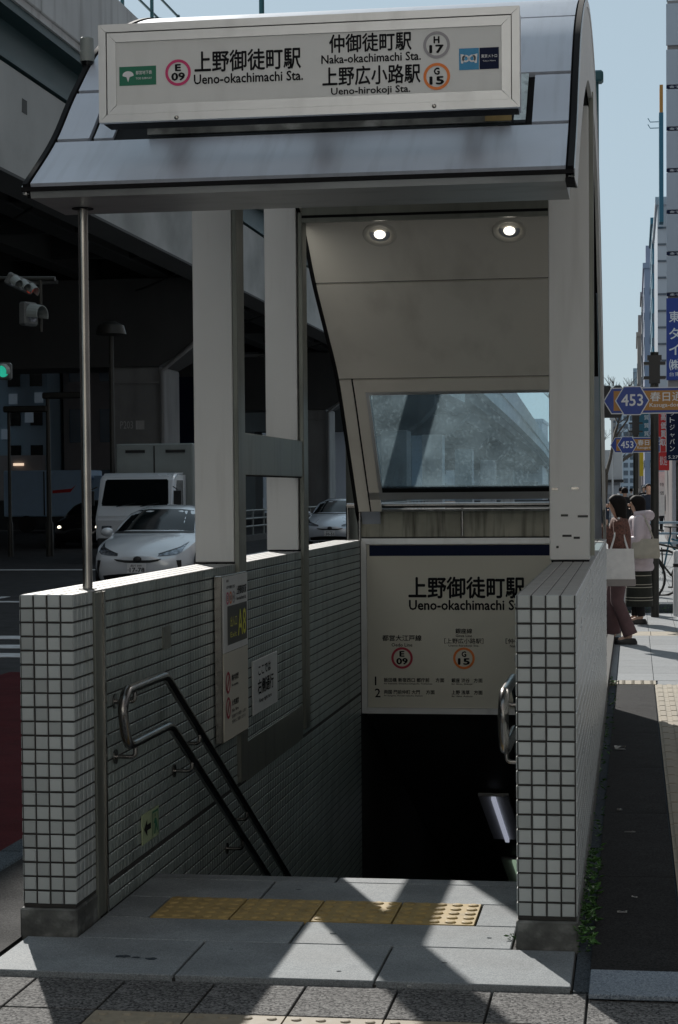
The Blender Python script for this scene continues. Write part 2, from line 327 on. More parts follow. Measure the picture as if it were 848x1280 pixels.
def ring(x, y, r, t, mat, parent, org, u, v, name='line_symbol', off=0.002, n=32):
    u = Vector(u).normalized(); v = Vector(v).normalized(); nn = u.cross(v); o0 = Vector(org)+nn*off; b = MB()
    P = []
    for k in range(n):
        for rr in (r, r-t): P.append(tuple(o0+u*(x+rr*math.cos(2*PI*k/n))+v*(y+rr*math.sin(2*PI*k/n))))
    b.add(P, [(2*k, 2*((k+1) % n), 2*((k+1) % n)+1, 2*k+1) for k in range(n)]); return b.build(name, mat, parent)
def crom(P, n=12):
    out = []; P = [Vector(p) for p in P]; Q = [P[0]*2-P[1]] + P + [P[-1]*2-P[-2]]
    for i in range(1, len(Q)-2):
        for k in range(n):
            t = k/n; a, b, c, d = Q[i-1], Q[i], Q[i+1], Q[i+2]
            out.append(0.5*((2*b) + (c-a)*t + (2*a-5*b+4*c-d)*t*t + (3*b-a-3*c+d)*t**3))
    return out + [P[-1]]

# ================================================================== THE GROUND
XL, XI, XR0, XR = -2.14, -1.95, -0.393, -0.195        # left wall outer / inner, right wall inner / outer
YF, YS, YB = 6.50, 7.60, 13.70                        # wall fronts, head of the stairs, back panel
def sheet(name, mat, rects, z, kind='structure', th=0.0):
    b = MB()
    for x0, x1, y0, y1 in rects:
        if th: b.box(x0, x1, y0, y1, z-th, z)
        else: b.add([(x0, y0, z), (x1, y0, z), (x1, y1, z), (x0, y1, z)], [(0, 1, 2, 3)])
    return b.build(name, mat, kind=kind)
sheet('ground', 'road', [(-2500, -2.75, -60, 3000), (-2.75, 60, 50, 3000), (60, 2500, -60, 3000), (-2500, 2500, -900, -60)], -0.15)
pav = sheet('pavement', 'aggregate', [(-2.60, 60, 4.25, 5.99), (XR+0.003, 60, 5.99, 50), (-2.60, XL+0.1, 5.99, 13.9), (-2.60, XI-0.05, 13.9, 50)], -0.04, th=0.3)
sheet('rear_pavement', 'aggregate', [(XI-0.05, XR+0.003, 13.9, 50)], -0.012, th=0.03)
sheet('crossing_pavement', 'paver_light', [(-2.60, 60, -17.9, 4.245)], -0.016, th=0.3)  # unseen paving behind the camera, made pale to bounce sunlight
# kerb along the road, one stone after another
kerb = MB(); kerb.box(-2.745, -2.605, -8, 60, -0.2, -0.01)
kerb = kerb.build('kerb', 'grout', kind='structure')
ks = MB(); ks.box(-0.072, 0.072, 0.004, 0.596, 0, 0.185); kme = ks.mesh('kerb_stone', 'granite_dark', bevel=0.008)
for i in range(60): part_mesh('kerb_stone', kme, kerb, (-2.675, 5.0+i*0.6, -0.185))
# dark granite strip beside the wall, left
sheet('side_path', 'asphalt', [(-2.60, XL-0.004, 6.0, 30)], -0.006, th=0.02)
# red bus lane and markings
sheet('red_lane', 'road_red', [(-5.9, -2.78, 7.0, 17.6)], -0.146)
mk = thing('road_markings', 'white painted stripes and lane lines on the dark road behind the left wall', 'road marking', (-8, 24, -0.146))
for x0, x1, y0, y1 in ((-9.5, -6.1, 19.2, 19.65), (-9.5, -6.1, 20.3, 20.75), (-9.5, -6.1, 21.6, 22.05)):
    b = MB(); b.box(x0, x1, y0, y1, -0.149, -0.143); b.build('stripe', 'line_white', mk)
for x0, x1, y0, y1 in ((-10.35, -10.2, 24, 30.5), (-10.35, -10.2, 38, 43), (-10.35, -10.2, 50, 55), (-10.2, -6.4, 28.9, 29.2), (-6.55, -6.4, 30, 60), (-14.2, -10.4, 41.0, 41.4)):
    b = MB(); b.box(x0, x1, y0, y1, -0.149, -0.143); b.build('lane_line', 'line_white', mk)

# raised landing slabs in front of the stairs
land = MB(); land.box(XL+0.02, XR, 5.995, YS-0.006, -0.3, -0.012); land = land.build('landing', 'grout', kind='structure')
def slab(x0, x1, y0, y1, z0=-0.014, z1=0.0, mat='slab', parent=None, name='paving_slab', g=0.004, bev=0.003):
    b = MB(); b.box(x0+g, x1-g, y0+g, y1-g, z0-(y0+y1)/2*0, z1)
    cx, cy = (x0+x1)/2, (y0+y1)/2
    me = b.mesh(name, mat, Vector((cx, cy, 0)), bevel=bev); return part_mesh(name, me, parent, (cx, cy, 0))
for a, c in ((-2.12, -1.475), (-1.475, -0.82), (-0.82, XR)): slab(a, c, 5.99, 6.465, parent=land, z0=-0.05)
for a, c in ((XI+0.01, -1.18), (-1.18, XR0-0.02)): slab(a, c, 6.465, 6.80, parent=land)
for a, c in ((XI+0.01, -1.765),): slab(a, c, 6.80, 7.155, parent=land)
slab(-0.565, XR0-0.02, 6.80, 7.155, parent=land)
for a, c in ((XI+0.01, -1.42), (-1.42, XR0-0.02)): slab(a, c, 7.155, 7.50, parent=land)
for a, c in ((XI+0.01, -1.18), (-1.18, XR0-0.02)): slab(a, c, 7.50, YS, parent=land, z0=-0.05)
rs = random.Random(3)
for sx, sy, sr in ((-1.70, 6.21, 0.022), (-1.60, 6.19, 0.016), (-1.655, 6.20, 0.012), (-1.05, 6.62, 0.010), (-0.62, 6.25, 0.008), (-1.30, 7.34, 0.009), (-0.95, 6.10, 0.007), (-0.50, 6.62, 0.008), (-1.36, 6.35, 0.006)):
    bb = MB(); nn = 14; bb.add([(sx+sr*(1.3*math.cos(2*PI*k/nn))*rs.uniform(0.7, 1.15), sy+sr*math.sin(2*PI*k/nn)*rs.uniform(0.7, 1.15), 0.0012) for k in range(nn)], [tuple(range(nn))]); bb.build('gum_stain', 'granite_dark', land)
# square tactile tiles with domes
def dome_tile(wd, dp, nx, ny, mat, r=0.0115, h=0.005):
    b = MB(); b.box(0.003, wd-0.003, 0.003, dp-0.003, -0.014, 0.002)
    for i in range(nx):
        for j in range(ny):
            x, y = (i+0.5)*wd/nx, (j+0.5)*dp/ny
            b.loft([(0.001, x, y, r*1.45, r*1.45), (0.002+h*0.7, x, y, r*1.15, r*1.15), (0.002+h, x, y, r*0.8, r*0.8)], 10)
    return b.mesh('tactile_tile', mat)
tt = dome_tile(0.298, 0.355, 5, 5, 'tactile_yellow', 0.016, 0.006)
for i in range(4): part_mesh('tactile_tile', tt, land, (-1.762+i*0.299, 6.80, 0.0), label='yellow tactile paving tile with raised domes')
# pavers in front: one row of exposed aggregate, then a row of beige domes
front = MB(); front.box(-2.60, 1.6, 4.3, 5.985, -0.2, -0.034); front = front.build('front_paving', 'grout', kind='structure')
for i in range(-3, 11):
    x = -1.63+i*0.297
    if x > -2.58: slab(x, x+0.297, 5.625, 5.985, parent=front, z0=-0.034, z1=-0.018, mat='aggregate', name='aggregate_paver', bev=0.002)
    if x > -2.58: slab(x, x+0.297, 4.98, 5.30, parent=front, z0=-0.034, z1=-0.018, mat='aggregate', name='aggregate_paver', bev=0.002)
tb = dome_tile(0.297, 0.315, 4, 4, 'tactile_beige', 0.012, 0.005)
for i in range(0, 10): part_mesh('tactile_tile', tb, front, (-1.63+i*0.297, 5.305, -0.02), label='beige tactile paving tile with raised domes')
for i in range(-3, 0): slab(-1.63+i*0.297, -1.63+(i+1)*0.297, 5.305, 5.62, parent=front, z0=-0.034, z1=-0.018, mat='aggregate', name='aggregate_paver', bev=0.002)
# right side of the entrance
side = MB(); side.box(XR+0.004, 1.6, 5.99, 15.4, -0.2, -0.013); side = side.build('right_pavement', 'granite_dark', kind='structure')
for x0, x1, y0, y1 in ((-0.145, 0.75, 5.90, 6.215), (0.75, 1.6, 5.90, 6.215)): slab(x0, x1, y0, y1, parent=side, z0=-0.013, z1=0.004, mat='granite_blue', name='granite_slab')
for k in range(6): slab(-0.145, 0.158, 6.225+k*1.53, 6.225+(k+1)*1.53, parent=side, z0=-0.013, z1=-0.002, mat='asphalt', name='asphalt_strip', g=0.002, bev=0)
bt = MB(); bt.box(0.002, 0.298, 0.002, 0.298, -0.014, 0.0)
for k in range(4):
    x = 0.037+k*0.075; bt.prism([(0.006, 0.0), (0.294, 0.0), (0.286, 0.006), (0.014, 0.006)], x-0.019, x+0.019, 'x')
btm = bt.mesh('bar_tile', 'tactile_beige')
for k in range(30): part_mesh('bar_tile', btm, side, (0.163, 6.225+k*0.305, 0.001), label='beige tactile tile with raised guiding bars')
for k in range(6): slab(0.468, 1.6, 6.225+k*1.53, 6.225+(k+1)*1.53, parent=side, z0=-0.013, z1=-0.002, mat='asphalt', name='asphalt_strip', g=0.002, bev=0)
# pale pavers beyond
far = MB(); far.box(-2.3, 9, 15.4, 27.0, -0.2, -0.012); far = far.build('plaza_paving', 'granite_dark', kind='structure')
tb2 = dome_tile(0.297, 0.30, 4, 4, 'tactile_beige', 0.012, 0.005)
for i in range(2): part_mesh('tactile_tile', tb2, far, (-0.42+i*0.30, 15.40, 0.0))
for r in range(19):
    y0 = 15.72+r*0.60
    if abs(y0-20.52) < 0.01:
        for i in range(4): slab(-0.72+i*0.9, -0.72+(i+1)*0.9, y0, y0+0.6, parent=far, z0=-0.012, z1=0.0, mat='tactile_beige', name='beige_paver', g=0.003, bev=0)
        continue
    for i in range(9): slab(-1.04+i*0.30+(0.0), -1.04+(i+1)*0.30, y0, y0+0.6, parent=far, z0=-0.012, z1=0.0, mat='paver_light', name='light_paver', g=0.0025, bev=0)
sheet('far_pavement', 'paver_light', [(-2.3, 60, 27.0, 900)], -0.002)
sheet('plaza_side', 'paver_light', [(1.67, 9, 15.4, 27.0), (-2.3, -1.045, 15.4, 27.0), (0.19, 1.66, 15.40, 15.715)], -0.001)

# ================================================================== STAIRS AND STAIRWELL
st = MB(); n = 24
for i in range(n):
    y, z = YS+i*0.32, -(i+1)*0.16; st.box(XI+0.002, XR0-0.002, y, y+0.33, z-0.3, z)
st.box(XI+0.002, XR0-0.002, YS+n*0.32, 30, -n*0.16-0.3, -n*0.16)
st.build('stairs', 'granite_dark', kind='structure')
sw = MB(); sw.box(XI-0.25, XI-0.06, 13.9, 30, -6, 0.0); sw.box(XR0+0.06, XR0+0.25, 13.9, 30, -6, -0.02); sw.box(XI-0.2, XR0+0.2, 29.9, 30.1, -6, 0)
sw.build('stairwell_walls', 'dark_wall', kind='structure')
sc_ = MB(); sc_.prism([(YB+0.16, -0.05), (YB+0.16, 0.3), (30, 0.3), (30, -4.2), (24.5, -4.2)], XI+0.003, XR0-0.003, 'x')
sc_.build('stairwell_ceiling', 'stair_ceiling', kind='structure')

# ================================================================== TILED WALLS
def tile_mb(b, o, u, v, nrm, nu, nv, pitch=0.05, t=0.0435, d=0.004):
    """nu x nv raised tiles from corner o"""
    o = Vector(o); u = Vector(u); v = Vector(v); nrm = Vector(nrm); g = (pitch-t)/2; e = 0.0025
    V = b.v; F = b.f; k0 = len(V)
    for i in range(nu):
        for j in range(nv):
            p = o + u*(i*pitch+g) + v*(j*pitch+g); n0 = len(V)
            for q in (p, p+u*t, p+u*t+v*t, p+v*t): V.append(tuple(q))
            for a, c in ((e, e), (t-e, e), (t-e, t-e), (e, t-e)): V.append(tuple(p+u*a+v*c+nrm*d))
            F += [(n0+4, n0+5, n0+6, n0+7), (n0, n0+1, n0+5, n0+4), (n0+1, n0+2, n0+6, n0+5), (n0+2, n0+3, n0+7, n0+6), (n0+3, n0, n0+4, n0+7)]
            b.m += [b.mi]*5
    return b
tb_ = MB(); tile_mb(tb_, (0, 0, 0), (1, 0, 0), (0, 0, 1), (0, -1, 0), 1, 1); tile_me = tb_.mesh('tile', 'tile')
Z0 = 0.105; ROWS = 22
def front_tiles(parent, x0):
    for i in range(4):
        for j in range(ROWS):
            q = part_mesh('tile', tile_me, parent, (x0+i*0.049+random.uniform(-.0006, .0006), YF-random.uniform(0, .0008), Z0+j*0.05+random.uniform(-.0006, .0006))); q.rotation_euler = (random.uniform(-.012, .012), random.uniform(-.010, .010), random.uniform(-.012, .012))
LW = thing('tiled_wall', 'long low white tiled wall on the left of the stairs, carrying the white columns', 'wall', (-2.05, YF, 0))
b = MB(); b.box(XL, XI, YF, 13.85, 0.095, 1.2); b.box(XL, XI, YS-0.7, 30, -6, 0.094); b.build('wall_core', 'grout', LW)
b = MB(); b.box(XL-0.012, XI+0.006, YF-0.012, YF+0.30, -0.03, 0.093); b.build('base_stone', 'stone_base', LW, bevel=0.006)
b = MB(); b.box(XL-0.012, XI-0.02, YF+0.305, 13.85, -0.03, 0.093); b.build('base_stone', 'stone_base', LW, bevel=0.004)
front_tiles(LW, XL)
b = MB(); tile_mb(b, (XI, YF, Z0), (0, 1, 0), (0, 0, 1), (1, 0, 0), 5, ROWS)
tile_mb(b, (XL, YF, Z0), (0, 1, 0), (0, 0, 1), (-1, 0, 0), 146, ROWS)
b.build('side_tiles', 'tile', LW, kind='stuff')
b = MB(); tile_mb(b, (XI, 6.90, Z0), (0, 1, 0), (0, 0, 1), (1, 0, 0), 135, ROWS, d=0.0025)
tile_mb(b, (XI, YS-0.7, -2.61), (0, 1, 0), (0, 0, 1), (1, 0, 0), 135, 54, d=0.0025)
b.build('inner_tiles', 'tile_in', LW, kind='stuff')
b = MB(); tile_mb(b, (XL, YF, 1.2), (1, 0, 0), (0, 1, 0), (0, 0, 1), 4, 147, 0.049, 0.0455, 0.003)
b.build('coping_tiles', 'coping', LW, kind='stuff')
for y0, y1, zt in ((6.755, 6.885, 0.0),): 
    b = MB(); b.box(XI-0.012, XI+0.010, y0, y1, 0.0, 1.197); b.build('steel_channel', 'steel_olive', LW, bevel=0.003)
    b = MB(); b.box(XI-0.012, XI+0.016, y1-0.03, y1-0.008, 0.0, 1.196); b.build('channel_lip', 'steel_brushed', LW)
b = MB(); b.box(XI+0.001, XI+0.012, 9.455, 11.15, 0.095, 0.295); b.build('kick_plate', 'steel_olive', LW, bevel=0.002)
b = MB(); b.box(XI+0.001, XI+0.007, 7.785, 7.92, 0.902, 0.996); b.build('blank_plate', 'steel_olive', LW)

RW = thing('tiled_wall', 'low white tiled wall on the right of the stairs with weeds along its foot', 'wall', (-0.29, YF, 0))
b = MB(); b.box(XR0, XR, YF, 13.85, 0.095, 1.2); b.box(XR0, XR, YS-0.7, 30, -6, 0.094); b.build('wall_core', 'grout', RW)
b = MB(); b.box(XR0-0.006, XR+0.006, YF-0.012, YF+0.30, -0.03, 0.093); b.build('base_stone', 'stone_base', RW, bevel=0.006)
b = MB(); b.box(XR0-0.006, XR+0.006, YF+0.305, 13.85, -0.03, 0.093); b.build('base_stone', 'stone_base', RW, bevel=0.004)
front_tiles(RW, XR0)
b = MB(); tile_mb(b, (XR, YF, Z0), (0, 1, 0), (0, 0, 1), (1, 0, 0), 146, ROWS); tile_mb(b, (XR0, YF, Z0), (0, 1, 0), (0, 0, 1), (-1, 0, 0), 146, ROWS)
b.build('side_tiles', 'tile', RW, kind='stuff')
b = MB(); tile_mb(b, (XR0, YF, 1.2), (1, 0, 0), (0, 1, 0), (0, 0, 1), 4, 146, 0.0495, 0.046, 0.003)
b.build('coping_tiles', 'coping', RW, kind='stuff')
b = MB(); b.box(XR0-0.02, XR0+0.0, YS-0.35, YS-0.02, -0.01, 0.02); b.build('floor_plate', 'steel_olive', RW)

# ================================================================== CANOPY
CN = thing('station_canopy', 'arched grey metal canopy over the stairs with white columns and a sloping window', 'canopy', (-1.17, 9.3, 1.2))
OUT = crom([(y, z, 0) for y, z in ((6.58, 2.645), (6.92, 2.862), (7.2, 3.095), (7.59, 3.36), (8.24, 3.62), (8.9, 3.76), (9.6, 3.80), (10.3, 3.75), (11.0, 3.58), (11.7, 3.27), (12.4, 2.80), (13.0, 2.24), (13.5, 1.68), (13.85, 1.22))], 8)
INN = crom([(y, z, 0) for y, z in ((7.0, 2.64), (7.4, 2.88), (8.0, 3.16), (8.7, 3.38), (9.4, 3.46), (10.1, 3.46), (10.75, 3.36), (11.29, 3.17), (11.76, 2.84), (12.2, 2.585), (12.67, 2.30), (13.12, 1.855), (13.55, 1.41))], 8)
OUT = [(p.x, p.y) for p in OUT]; INN = [(p.x, p.y) for p in INN]
def arc_len(P):
    s = [0]
    for a, c in zip(P, P[1:]): s.append(s[-1]+math.dist(a, c))
    return s
def sub(P, s0, s1, off=0.0):
    """piece of the profile between arc lengths, pushed off along its upper normal"""
    s = arc_len(P); pts = []
    def at(t):
        t = max(0, min(s[-1], t)); i = max(0, min(len(P)-2, int(np.searchsorted(s, t)-1))); f = (t-s[i])/(s[i+1]-s[i])
        a, c = P[i], P[i+1]; d = Vector((c[0]-a[0], c[1]-a[1])).normalized(); nn = Vector((-d.y, d.x))
        return (a[0]+(c[0]-a[0])*f + nn.x*off, a[1]+(c[1]-a[1])*f + nn.y*off)
    ks = [s0] + [x for x in s if s0 < x < s1] + [s1]
    return [at(t) for t in ks]
def strip(P, s0, s1, x0, x1, o0, o1, name, mat, parent, **kw):
    a = sub(P, s0, s1, o0); c = sub(P, s0, s1, o1); n = len(a); b = MB()
    v = [(x0, *p) for p in a] + [(x1, *p) for p in a] + [(x0, *p) for p in c] + [(x1, *p) for p in c]
    f = []
    for i in range(n-1):
        f += [(i, i+1, n+i+1, n+i), (2*n+i, 3*n+i, 3*n+i+1, 2*n+i+1), (i, 2*n+i, 2*n+i+1, i+1), (n+i, n+i+1, 3*n+i+1, 3*n+i)]
    f += [(0, n, 3*n, 2*n), (n-1, 3*n-1, 4*n-1, 2*n-1)]
    b.add(v, f); return b.build(name, mat, parent, smooth=True, **kw)
def s_at(P, y):
    s = arc_len(P)
    for i in range(len(P)-1):
        if P[i][0] <= y <= P[i+1][0]: return s[i]+(s[i+1]-s[i])*(y-P[i][0])/(P[i+1][0]-P[i][0])
    return s[-1]
XLR = -1.966; SR = s_at(OUT, 10.6)
# dark shell between the panels, gable bands, rubber edge
strip(OUT, 0.012, SR, XL+0.012, -1.97, -0.05, -0.018, 'shell', 'black_rubber', CN)
strip(OUT, 0.012, s_at(OUT, 12.35), -1.968, XR-0.012, -0.05, -0.018, 'shell', 'black_rubber', CN)
sj = [0.010, s_at(OUT, 6.92), s_at(OUT, 7.205), s_at(OUT, 7.76), s_at(OUT, 8.6), s_at(OUT, 9.6), s_at(OUT, 10.6), s_at(OUT, 11.6), s_at(OUT, 12.36)]
for k in range(len(sj)-1):
    a, c = sj[k]+(0.008 if k == 0 else 0.013), sj[k+1]-0.013
    if k == 1:
        strip(OUT, a, c, XL+0.03, -1.99, -0.016, 0.004, 'roof_panel', 'roof_panel', CN)
        strip(OUT, a, c, -0.355, XR-0.03, -0.016, 0.004, 'roof_panel', 'roof_panel', CN)
        strip(OUT, a+0.01, c, -1.965, -0.38, -0.017, -0.012, 'recess_panel', 'black_rubber', CN)
        strip(OUT, a+0.002, c, -1.972, -1.90, -0.016, 0.001, 'recess_edge', 'roof_panel', CN)
        strip(OUT, a+0.002, c, -0.42, -0.378, -0.016, 0.012, 'recess_edge', 'steel_brushed', CN)
    else: strip(OUT, a, c, XL+0.03 if k < 6 else XLR+0.026, XR-0.03, -0.016, 0.004, 'roof_panel', 'roof_panel', CN)
for x0, x1 in ((XLR+0.026, XLR+0.16), (XR-0.20, XR-0.03)): strip(OUT, s_at(OUT, 12.37), 1e9, x0, x1, -0.03, 0.004, 'roof_panel', 'roof_panel', CN)
for x0, x1, sa, sb_ in ((XL+0.006, XL+0.024, 0, SR), (XLR, XLR+0.02, SR+0.001, 1e9), (XR-0.022, XR-0.002, 0, 1e9)):
    strip(OUT, sa, sb_, x0, x1, -0.02, 0.010, 'edge_trim', 'black_rubber', CN)
    x2, x3 = (x0-0.004, x0-0.0005) if x0 < -1 else (x1+0.0005, x1+0.004)
    if x0 != XLR: strip(OUT, sa, sb_, x2, x3, -0.03, 0.0, 'edge_lip', 'alu_frame', CN)
# gable faces: the white band between inner and outer profile on both sides
for xa, xb, ka, kb in ((XL+0.001, XL+0.02, 0, 31), (XLR+0.001, XLR+0.014, 31, 60), (XR-0.02, XR-0.001, 0, 60)):
    so, si = arc_len(OUT)[-1], arc_len(INN)[-1]; N = 60
    o_ = [sub(OUT, t*so/N, t*so/N+1e-4, -0.03)[0] for t in range(N)] + [sub(OUT, so-1e-4, so, -0.03)[-1]]
    i_ = [sub(INN, t*si/N, t*si/N+1e-4, 0.004)[0] for t in range(N)] + [sub(INN, si-1e-4, si, 0.004)[-1]]
    b = MB(); v = [(xa, *p) for p in o_]+[(xa, *p) for p in i_]+[(xb, *p) for p in o_]+[(xb, *p) for p in i_]; M_ = N+1; f = []
    for k in range(ka, kb): f += [(k, k+1, M_+k+1, M_+k), (2*M_+k, 3*M_+k, 3*M_+k+1, 2*M_+k+1), (k, 2*M_+k, 2*M_+k+1, k+1), (M_+k, M_+k+1, 3*M_+k+1, 3*M_+k)]
    used = sorted({i for q in f for i in q}); ix = {i: j for j, i in enumerate(used)}; b.add([v[i] for i in used], [tuple(ix[i] for i in q) for q in f]); b.build('gable_band', 'black_rubber' if xa == XLR+0.001 else 'white_panel', CN)
# soffit box under the front edge
b = MB(); b.prism([(6.60, 2.606), (6.585, 2.64), (7.02, 2.80), (7.02, 2.606)], XL+0.03, XR-0.03, 'x'); b.build('soffit', 'soffit', CN)
b = MB(); b.box(XL+0.002, XR-0.001, 6.572, 6.592, 2.628, 2.642); b.build('drip_edge', 'black_rubber', CN)
b = MB(); b.box(XR-0.03, XR+0.001, 6.575, 6.70, 2.600, 2.614); b.build('soffit_end', 'black_rubber', CN)
b = MB(); b.box(XI+0.03, XR0+0.1, 11.15, 11.19, 3.135, 3.30); b.build('header', 'steel_olive', CN); b = MB(); b.box(XI+0.03, XR0+0.1, 11.143, 11.149, 3.16, 3.175); b.build('header_joint', 'black_rubber', CN)
# ceiling panels, downlights
cj = [0.0, s_at(INN, 9.0), s_at(INN, 10.45), s_at(INN, 11.76), s_at(INN, 12.67)]
for k in range(4): strip(INN, cj[k]+0.010, cj[k+1]-0.010, XI+0.012, XR0+0.03, 0.0, 0.012, 'ceiling_panel', 'ceiling_panel', CN)
strip(INN, 0.0, 1e9, XI-0.001, XI+0.009, -0.006, 0.02, 'ceiling_edge', 'black_rubber', CN)
strip(INN, 0.0, s_at(INN, 12.69), XI+0.01, XR-0.03, 0.014, 0.022, 'ceiling_back', 'black_rubber', CN)
sE = arc_len(INN)[-1]; sw0 = cj[4]
XW = -1.853
strip(INN, sw0+0.010, sE, XI+0.012, XW-0.006, 0.0, 0.03, 'side_panel', 'ceiling_panel', CN)
strip(INN, sw0+0.010, sE, XW-0.005, XW+0.004, 0.004, 0.02, 'panel_joint', 'black_rubber', CN)
win = strip(INN, sw0+0.010, s_at(INN, 12.765), XW+0.006, XR0+0.02, 0.0, 0.035, 'window_head', 'ceiling_panel', CN)
strip(INN, s_at(INN, 12.765), sE, XW+0.006, -1.775, 0.0, 0.035, 'window_side', 'ceiling_panel', CN)
wf = strip(INN, s_at(INN, 12.765), s_at(INN, 13.42), -1.774, -1.752, -0.002, 0.03, 'window_frame', 'alu_frame', CN)
strip(INN, s_at(INN, 12.766), s_at(INN, 12.785), -1.75, XR0+0.02, 0.0, 0.03, 'frame_rail', 'alu_frame', wf)
strip(INN, s_at(INN, 13.395), s_at(INN, 13.42), -1.75, XR0+0.02, -0.002, 0.03, 'frame_rail', 'black_rubber', wf)
strip(INN, s_at(INN, 13.42), s_at(INN, 13.47), XW+0.006, XR0+0.02, 0.0, 0.03, 'frame_sill', 'alu_frame', wf)
strip(INN, s_at(INN, 12.785), s_at(INN, 13.395), -1.752, XR0+0.02, 0.012, 0.018, 'window_pane', 'window_glass', CN)
def incl(y):
    s0 = s_at(INN, y); p = sub(INN, s0, s0+1e-4)[0]; q = sub(INN, s0+0.05, s0+0.051)[0]
    d = Vector((0, q[0]-p[0], q[1]-p[1])).normalized(); nn = Vector((1, 0, 0)).cross(d); return Vector((0, p[0], p[1])), d, nn
for x in (-1.494, -0.721):
    p, d, nn = incl(11.42); nn = -nn if nn.z > 0 else nn
    Mx = Matrix(((1, 0, 0), tuple([0, 0, 0]), (0, 0, 0)))
    M4 = Matrix.Translation((x, p.y, p.z)) @ Matrix((( 1, d.x, nn.x, 0), (0, d.y, nn.y, 0), (0, d.z, nn.z, 0), (0, 0, 0, 1)))
    b = MB(); n = 28
    prof = [(0.072, -0.002), (0.100, -0.001), (0.104, 0.004), (0.099, 0.009), (0.084, 0.010), (0.070, 0.002), (0.060, -0.001)]
    v = []; f = []
    for r_, z_ in prof: v += [(r_*math.cos(2*PI*k/n), r_*math.sin(2*PI*k/n), z_) for k in range(n)]
    for i in range(len(prof)-1):
        for k in range(n): f.append((i*n+k, i*n+(k+1) % n, (i+1)*n+(k+1) % n, (i+1)*n+k))
    b.add(v, f, M4); dl = b.build('downlight', 'downlight_ring', CN, smooth=True)
    b = MB(); b.add([(0.061*math.cos(2*PI*k/n), 0.061*math.sin(2*PI*k/n), 0.0005) for k in range(n)], [tuple(range(n))], M4); b.build('reflector', 'reflector', dl)
    b = MB(); b.ball((0, 0.0, 0.004), (0.034, 0.034, 0.012), 16, 8, M4); b.build('bulb', 'bulb', dl, smooth=True)
# columns
def column(x0, x1, y0, y1, zt, name='column'):
    b = MB(); b.box(x0, x1, y0, y1, 1.212, zt); c = b.build(name, 'white_panel', CN, bevel=0.004); 
    b = MB(); b.box(x0+0.008, x1-0.004, y0+0.008, y1, 1.2, 1.213); b.build('column_foot', 'black_rubber', c); return c
column(-2.148, -1.952, 9.28, 9.45, 3.40); column(-2.152, -1.962, 11.18, 11.32, 3.45)
rc = column(-0.408, -0.212, 9.46, 9.60, 3.42)
b = MB(); b.box(-0.2115, -0.19, 9.53, 9.60, 1.23, 3.5); b.build('column_edge', 'steel_olive', CN)
for x, z, w_ in ((-0.397, 1.555, 0.03), (-0.30, 1.557, 0.035), (-0.352, 1.425, 0.035), (-0.27, 1.42, 0.05), (-0.345, 1.325, 0.045), (-0.29, 1.315, 0.03), (-0.375, 1.27, 0.012)):
    b = MB(); b.box(x, x+w_, 9.4575, 9.4605, z, z+0.011); b.build('fixing_mark', 'steel_brushed' if z > 1.5 else 'plastic_black', rc)
b = MB(); b.box(-1.951, -1.925, 9.285, 9.455, 0.115, 3.44); b.build('inner_post', 'steel_olive', CN, bevel=0.003)
b = MB(); b.box(-1.951, -1.925, 11.185, 11.335, 0.145, 3.20); b.build('inner_post', 'steel_olive', CN, bevel=0.003)
b = MB(); b.box(-1.99, -1.932, 9.457, 11.178, 1.645, 1.856); b.build('cross_beam', 'steel_olive', CN, bevel=0.002)
b = MB(); b.box(-1.985, -1.94, 9.457, 11.178, 1.638, 1.646); b.build('beam_shadow_gap', 'black_rubber', CN)
# slim round post at the front left
b = MB(); b.tube([(-2.0, 6.87, 1.2), (-2.0, 6.87, 2.61)], 0.0185, 16); pp = b.build('round_post', 'steel_brushed', CN, smooth=True)
b = MB(); b.tube([(-2.0, 6.87, 1.2), (-2.0, 6.87, 1.206)], 0.034, 18); b.build('post_collar', 'stone_base', pp)
b = MB(); b.tube([(-2.0, 6.87, 2.603), (-2.0, 6.87, 2.607)], 0.04, 18); b.build('post_collar', 'black_rubber', pp)

# ------------------------------------------------------------------ station name box on the roof
SG = thing('station_sign_box', 'long white framed station name box mounted on the front of the arched roof', 'sign', (-1.12, 6.6, 3.03))
x0, x1, z0, z1, yf = -1.858, -0.378, 2.862, 3.205, 6.60
b = MB(); b.box(x0+0.004, x1-0.004, yf+0.02, 6.74, z0+0.006, z1-0.004); b.build('housing', 'alu_frame', SG, bevel=0.002)
b = MB(); b.box(x0+0.01, x1-0.01, yf+0.03, 6.73, z0-0.001, z0+0.004); b.build('underside', 'black_rubber', SG)
def frame(xa, xb, za, zb, t, ya, yb, mat, parent, name='frame'):
    for poly in ([(xa, zb), (xb, zb), (xb-t, zb-t), (xa+t, zb-t)], [(xa, za), (xa+t, za+t), (xb-t, za+t), (xb, za)], [(xa, za), (xa, zb), (xa+t, zb-t), (xa+t, za+t)], [(xb, za), (xb-t, za+t), (xb-t, zb-t), (xb, zb)]):
        b = MB(); g = 0.0006; cx = sum(p[0] for p in poly)/4; cz = sum(p[1] for p in poly)/4
        b.prism([(p[0]+(g if p[0] < cx else -g), p[1]+(g if p[1] < cz else -g)) for p in poly], ya, yb, 'y'); b.build(name, mat, parent)
frame(x0, x1, z0, z1, 0.028, yf, yf+0.03, 'alu_frame', SG, 'outer_frame')
frame(x0+0.030, x1-0.030, z0+0.028, z1-0.03, 0.033, yf+0.004, yf+0.03, 'alu_frame', SG, 'inner_frame')
b = MB(); b.box(x0+0.028, x1-0.028, yf+0.012, yf+0.02, z0+0.028, z1-0.028); b.build('gap', 'black_rubber', SG)
face = MB(); face.box(x0+0.062, x1-0.062, yf+0.008, yf+0.016, z0+0.060, z1-0.063); face = face.build('face', 'sign_face', SG)
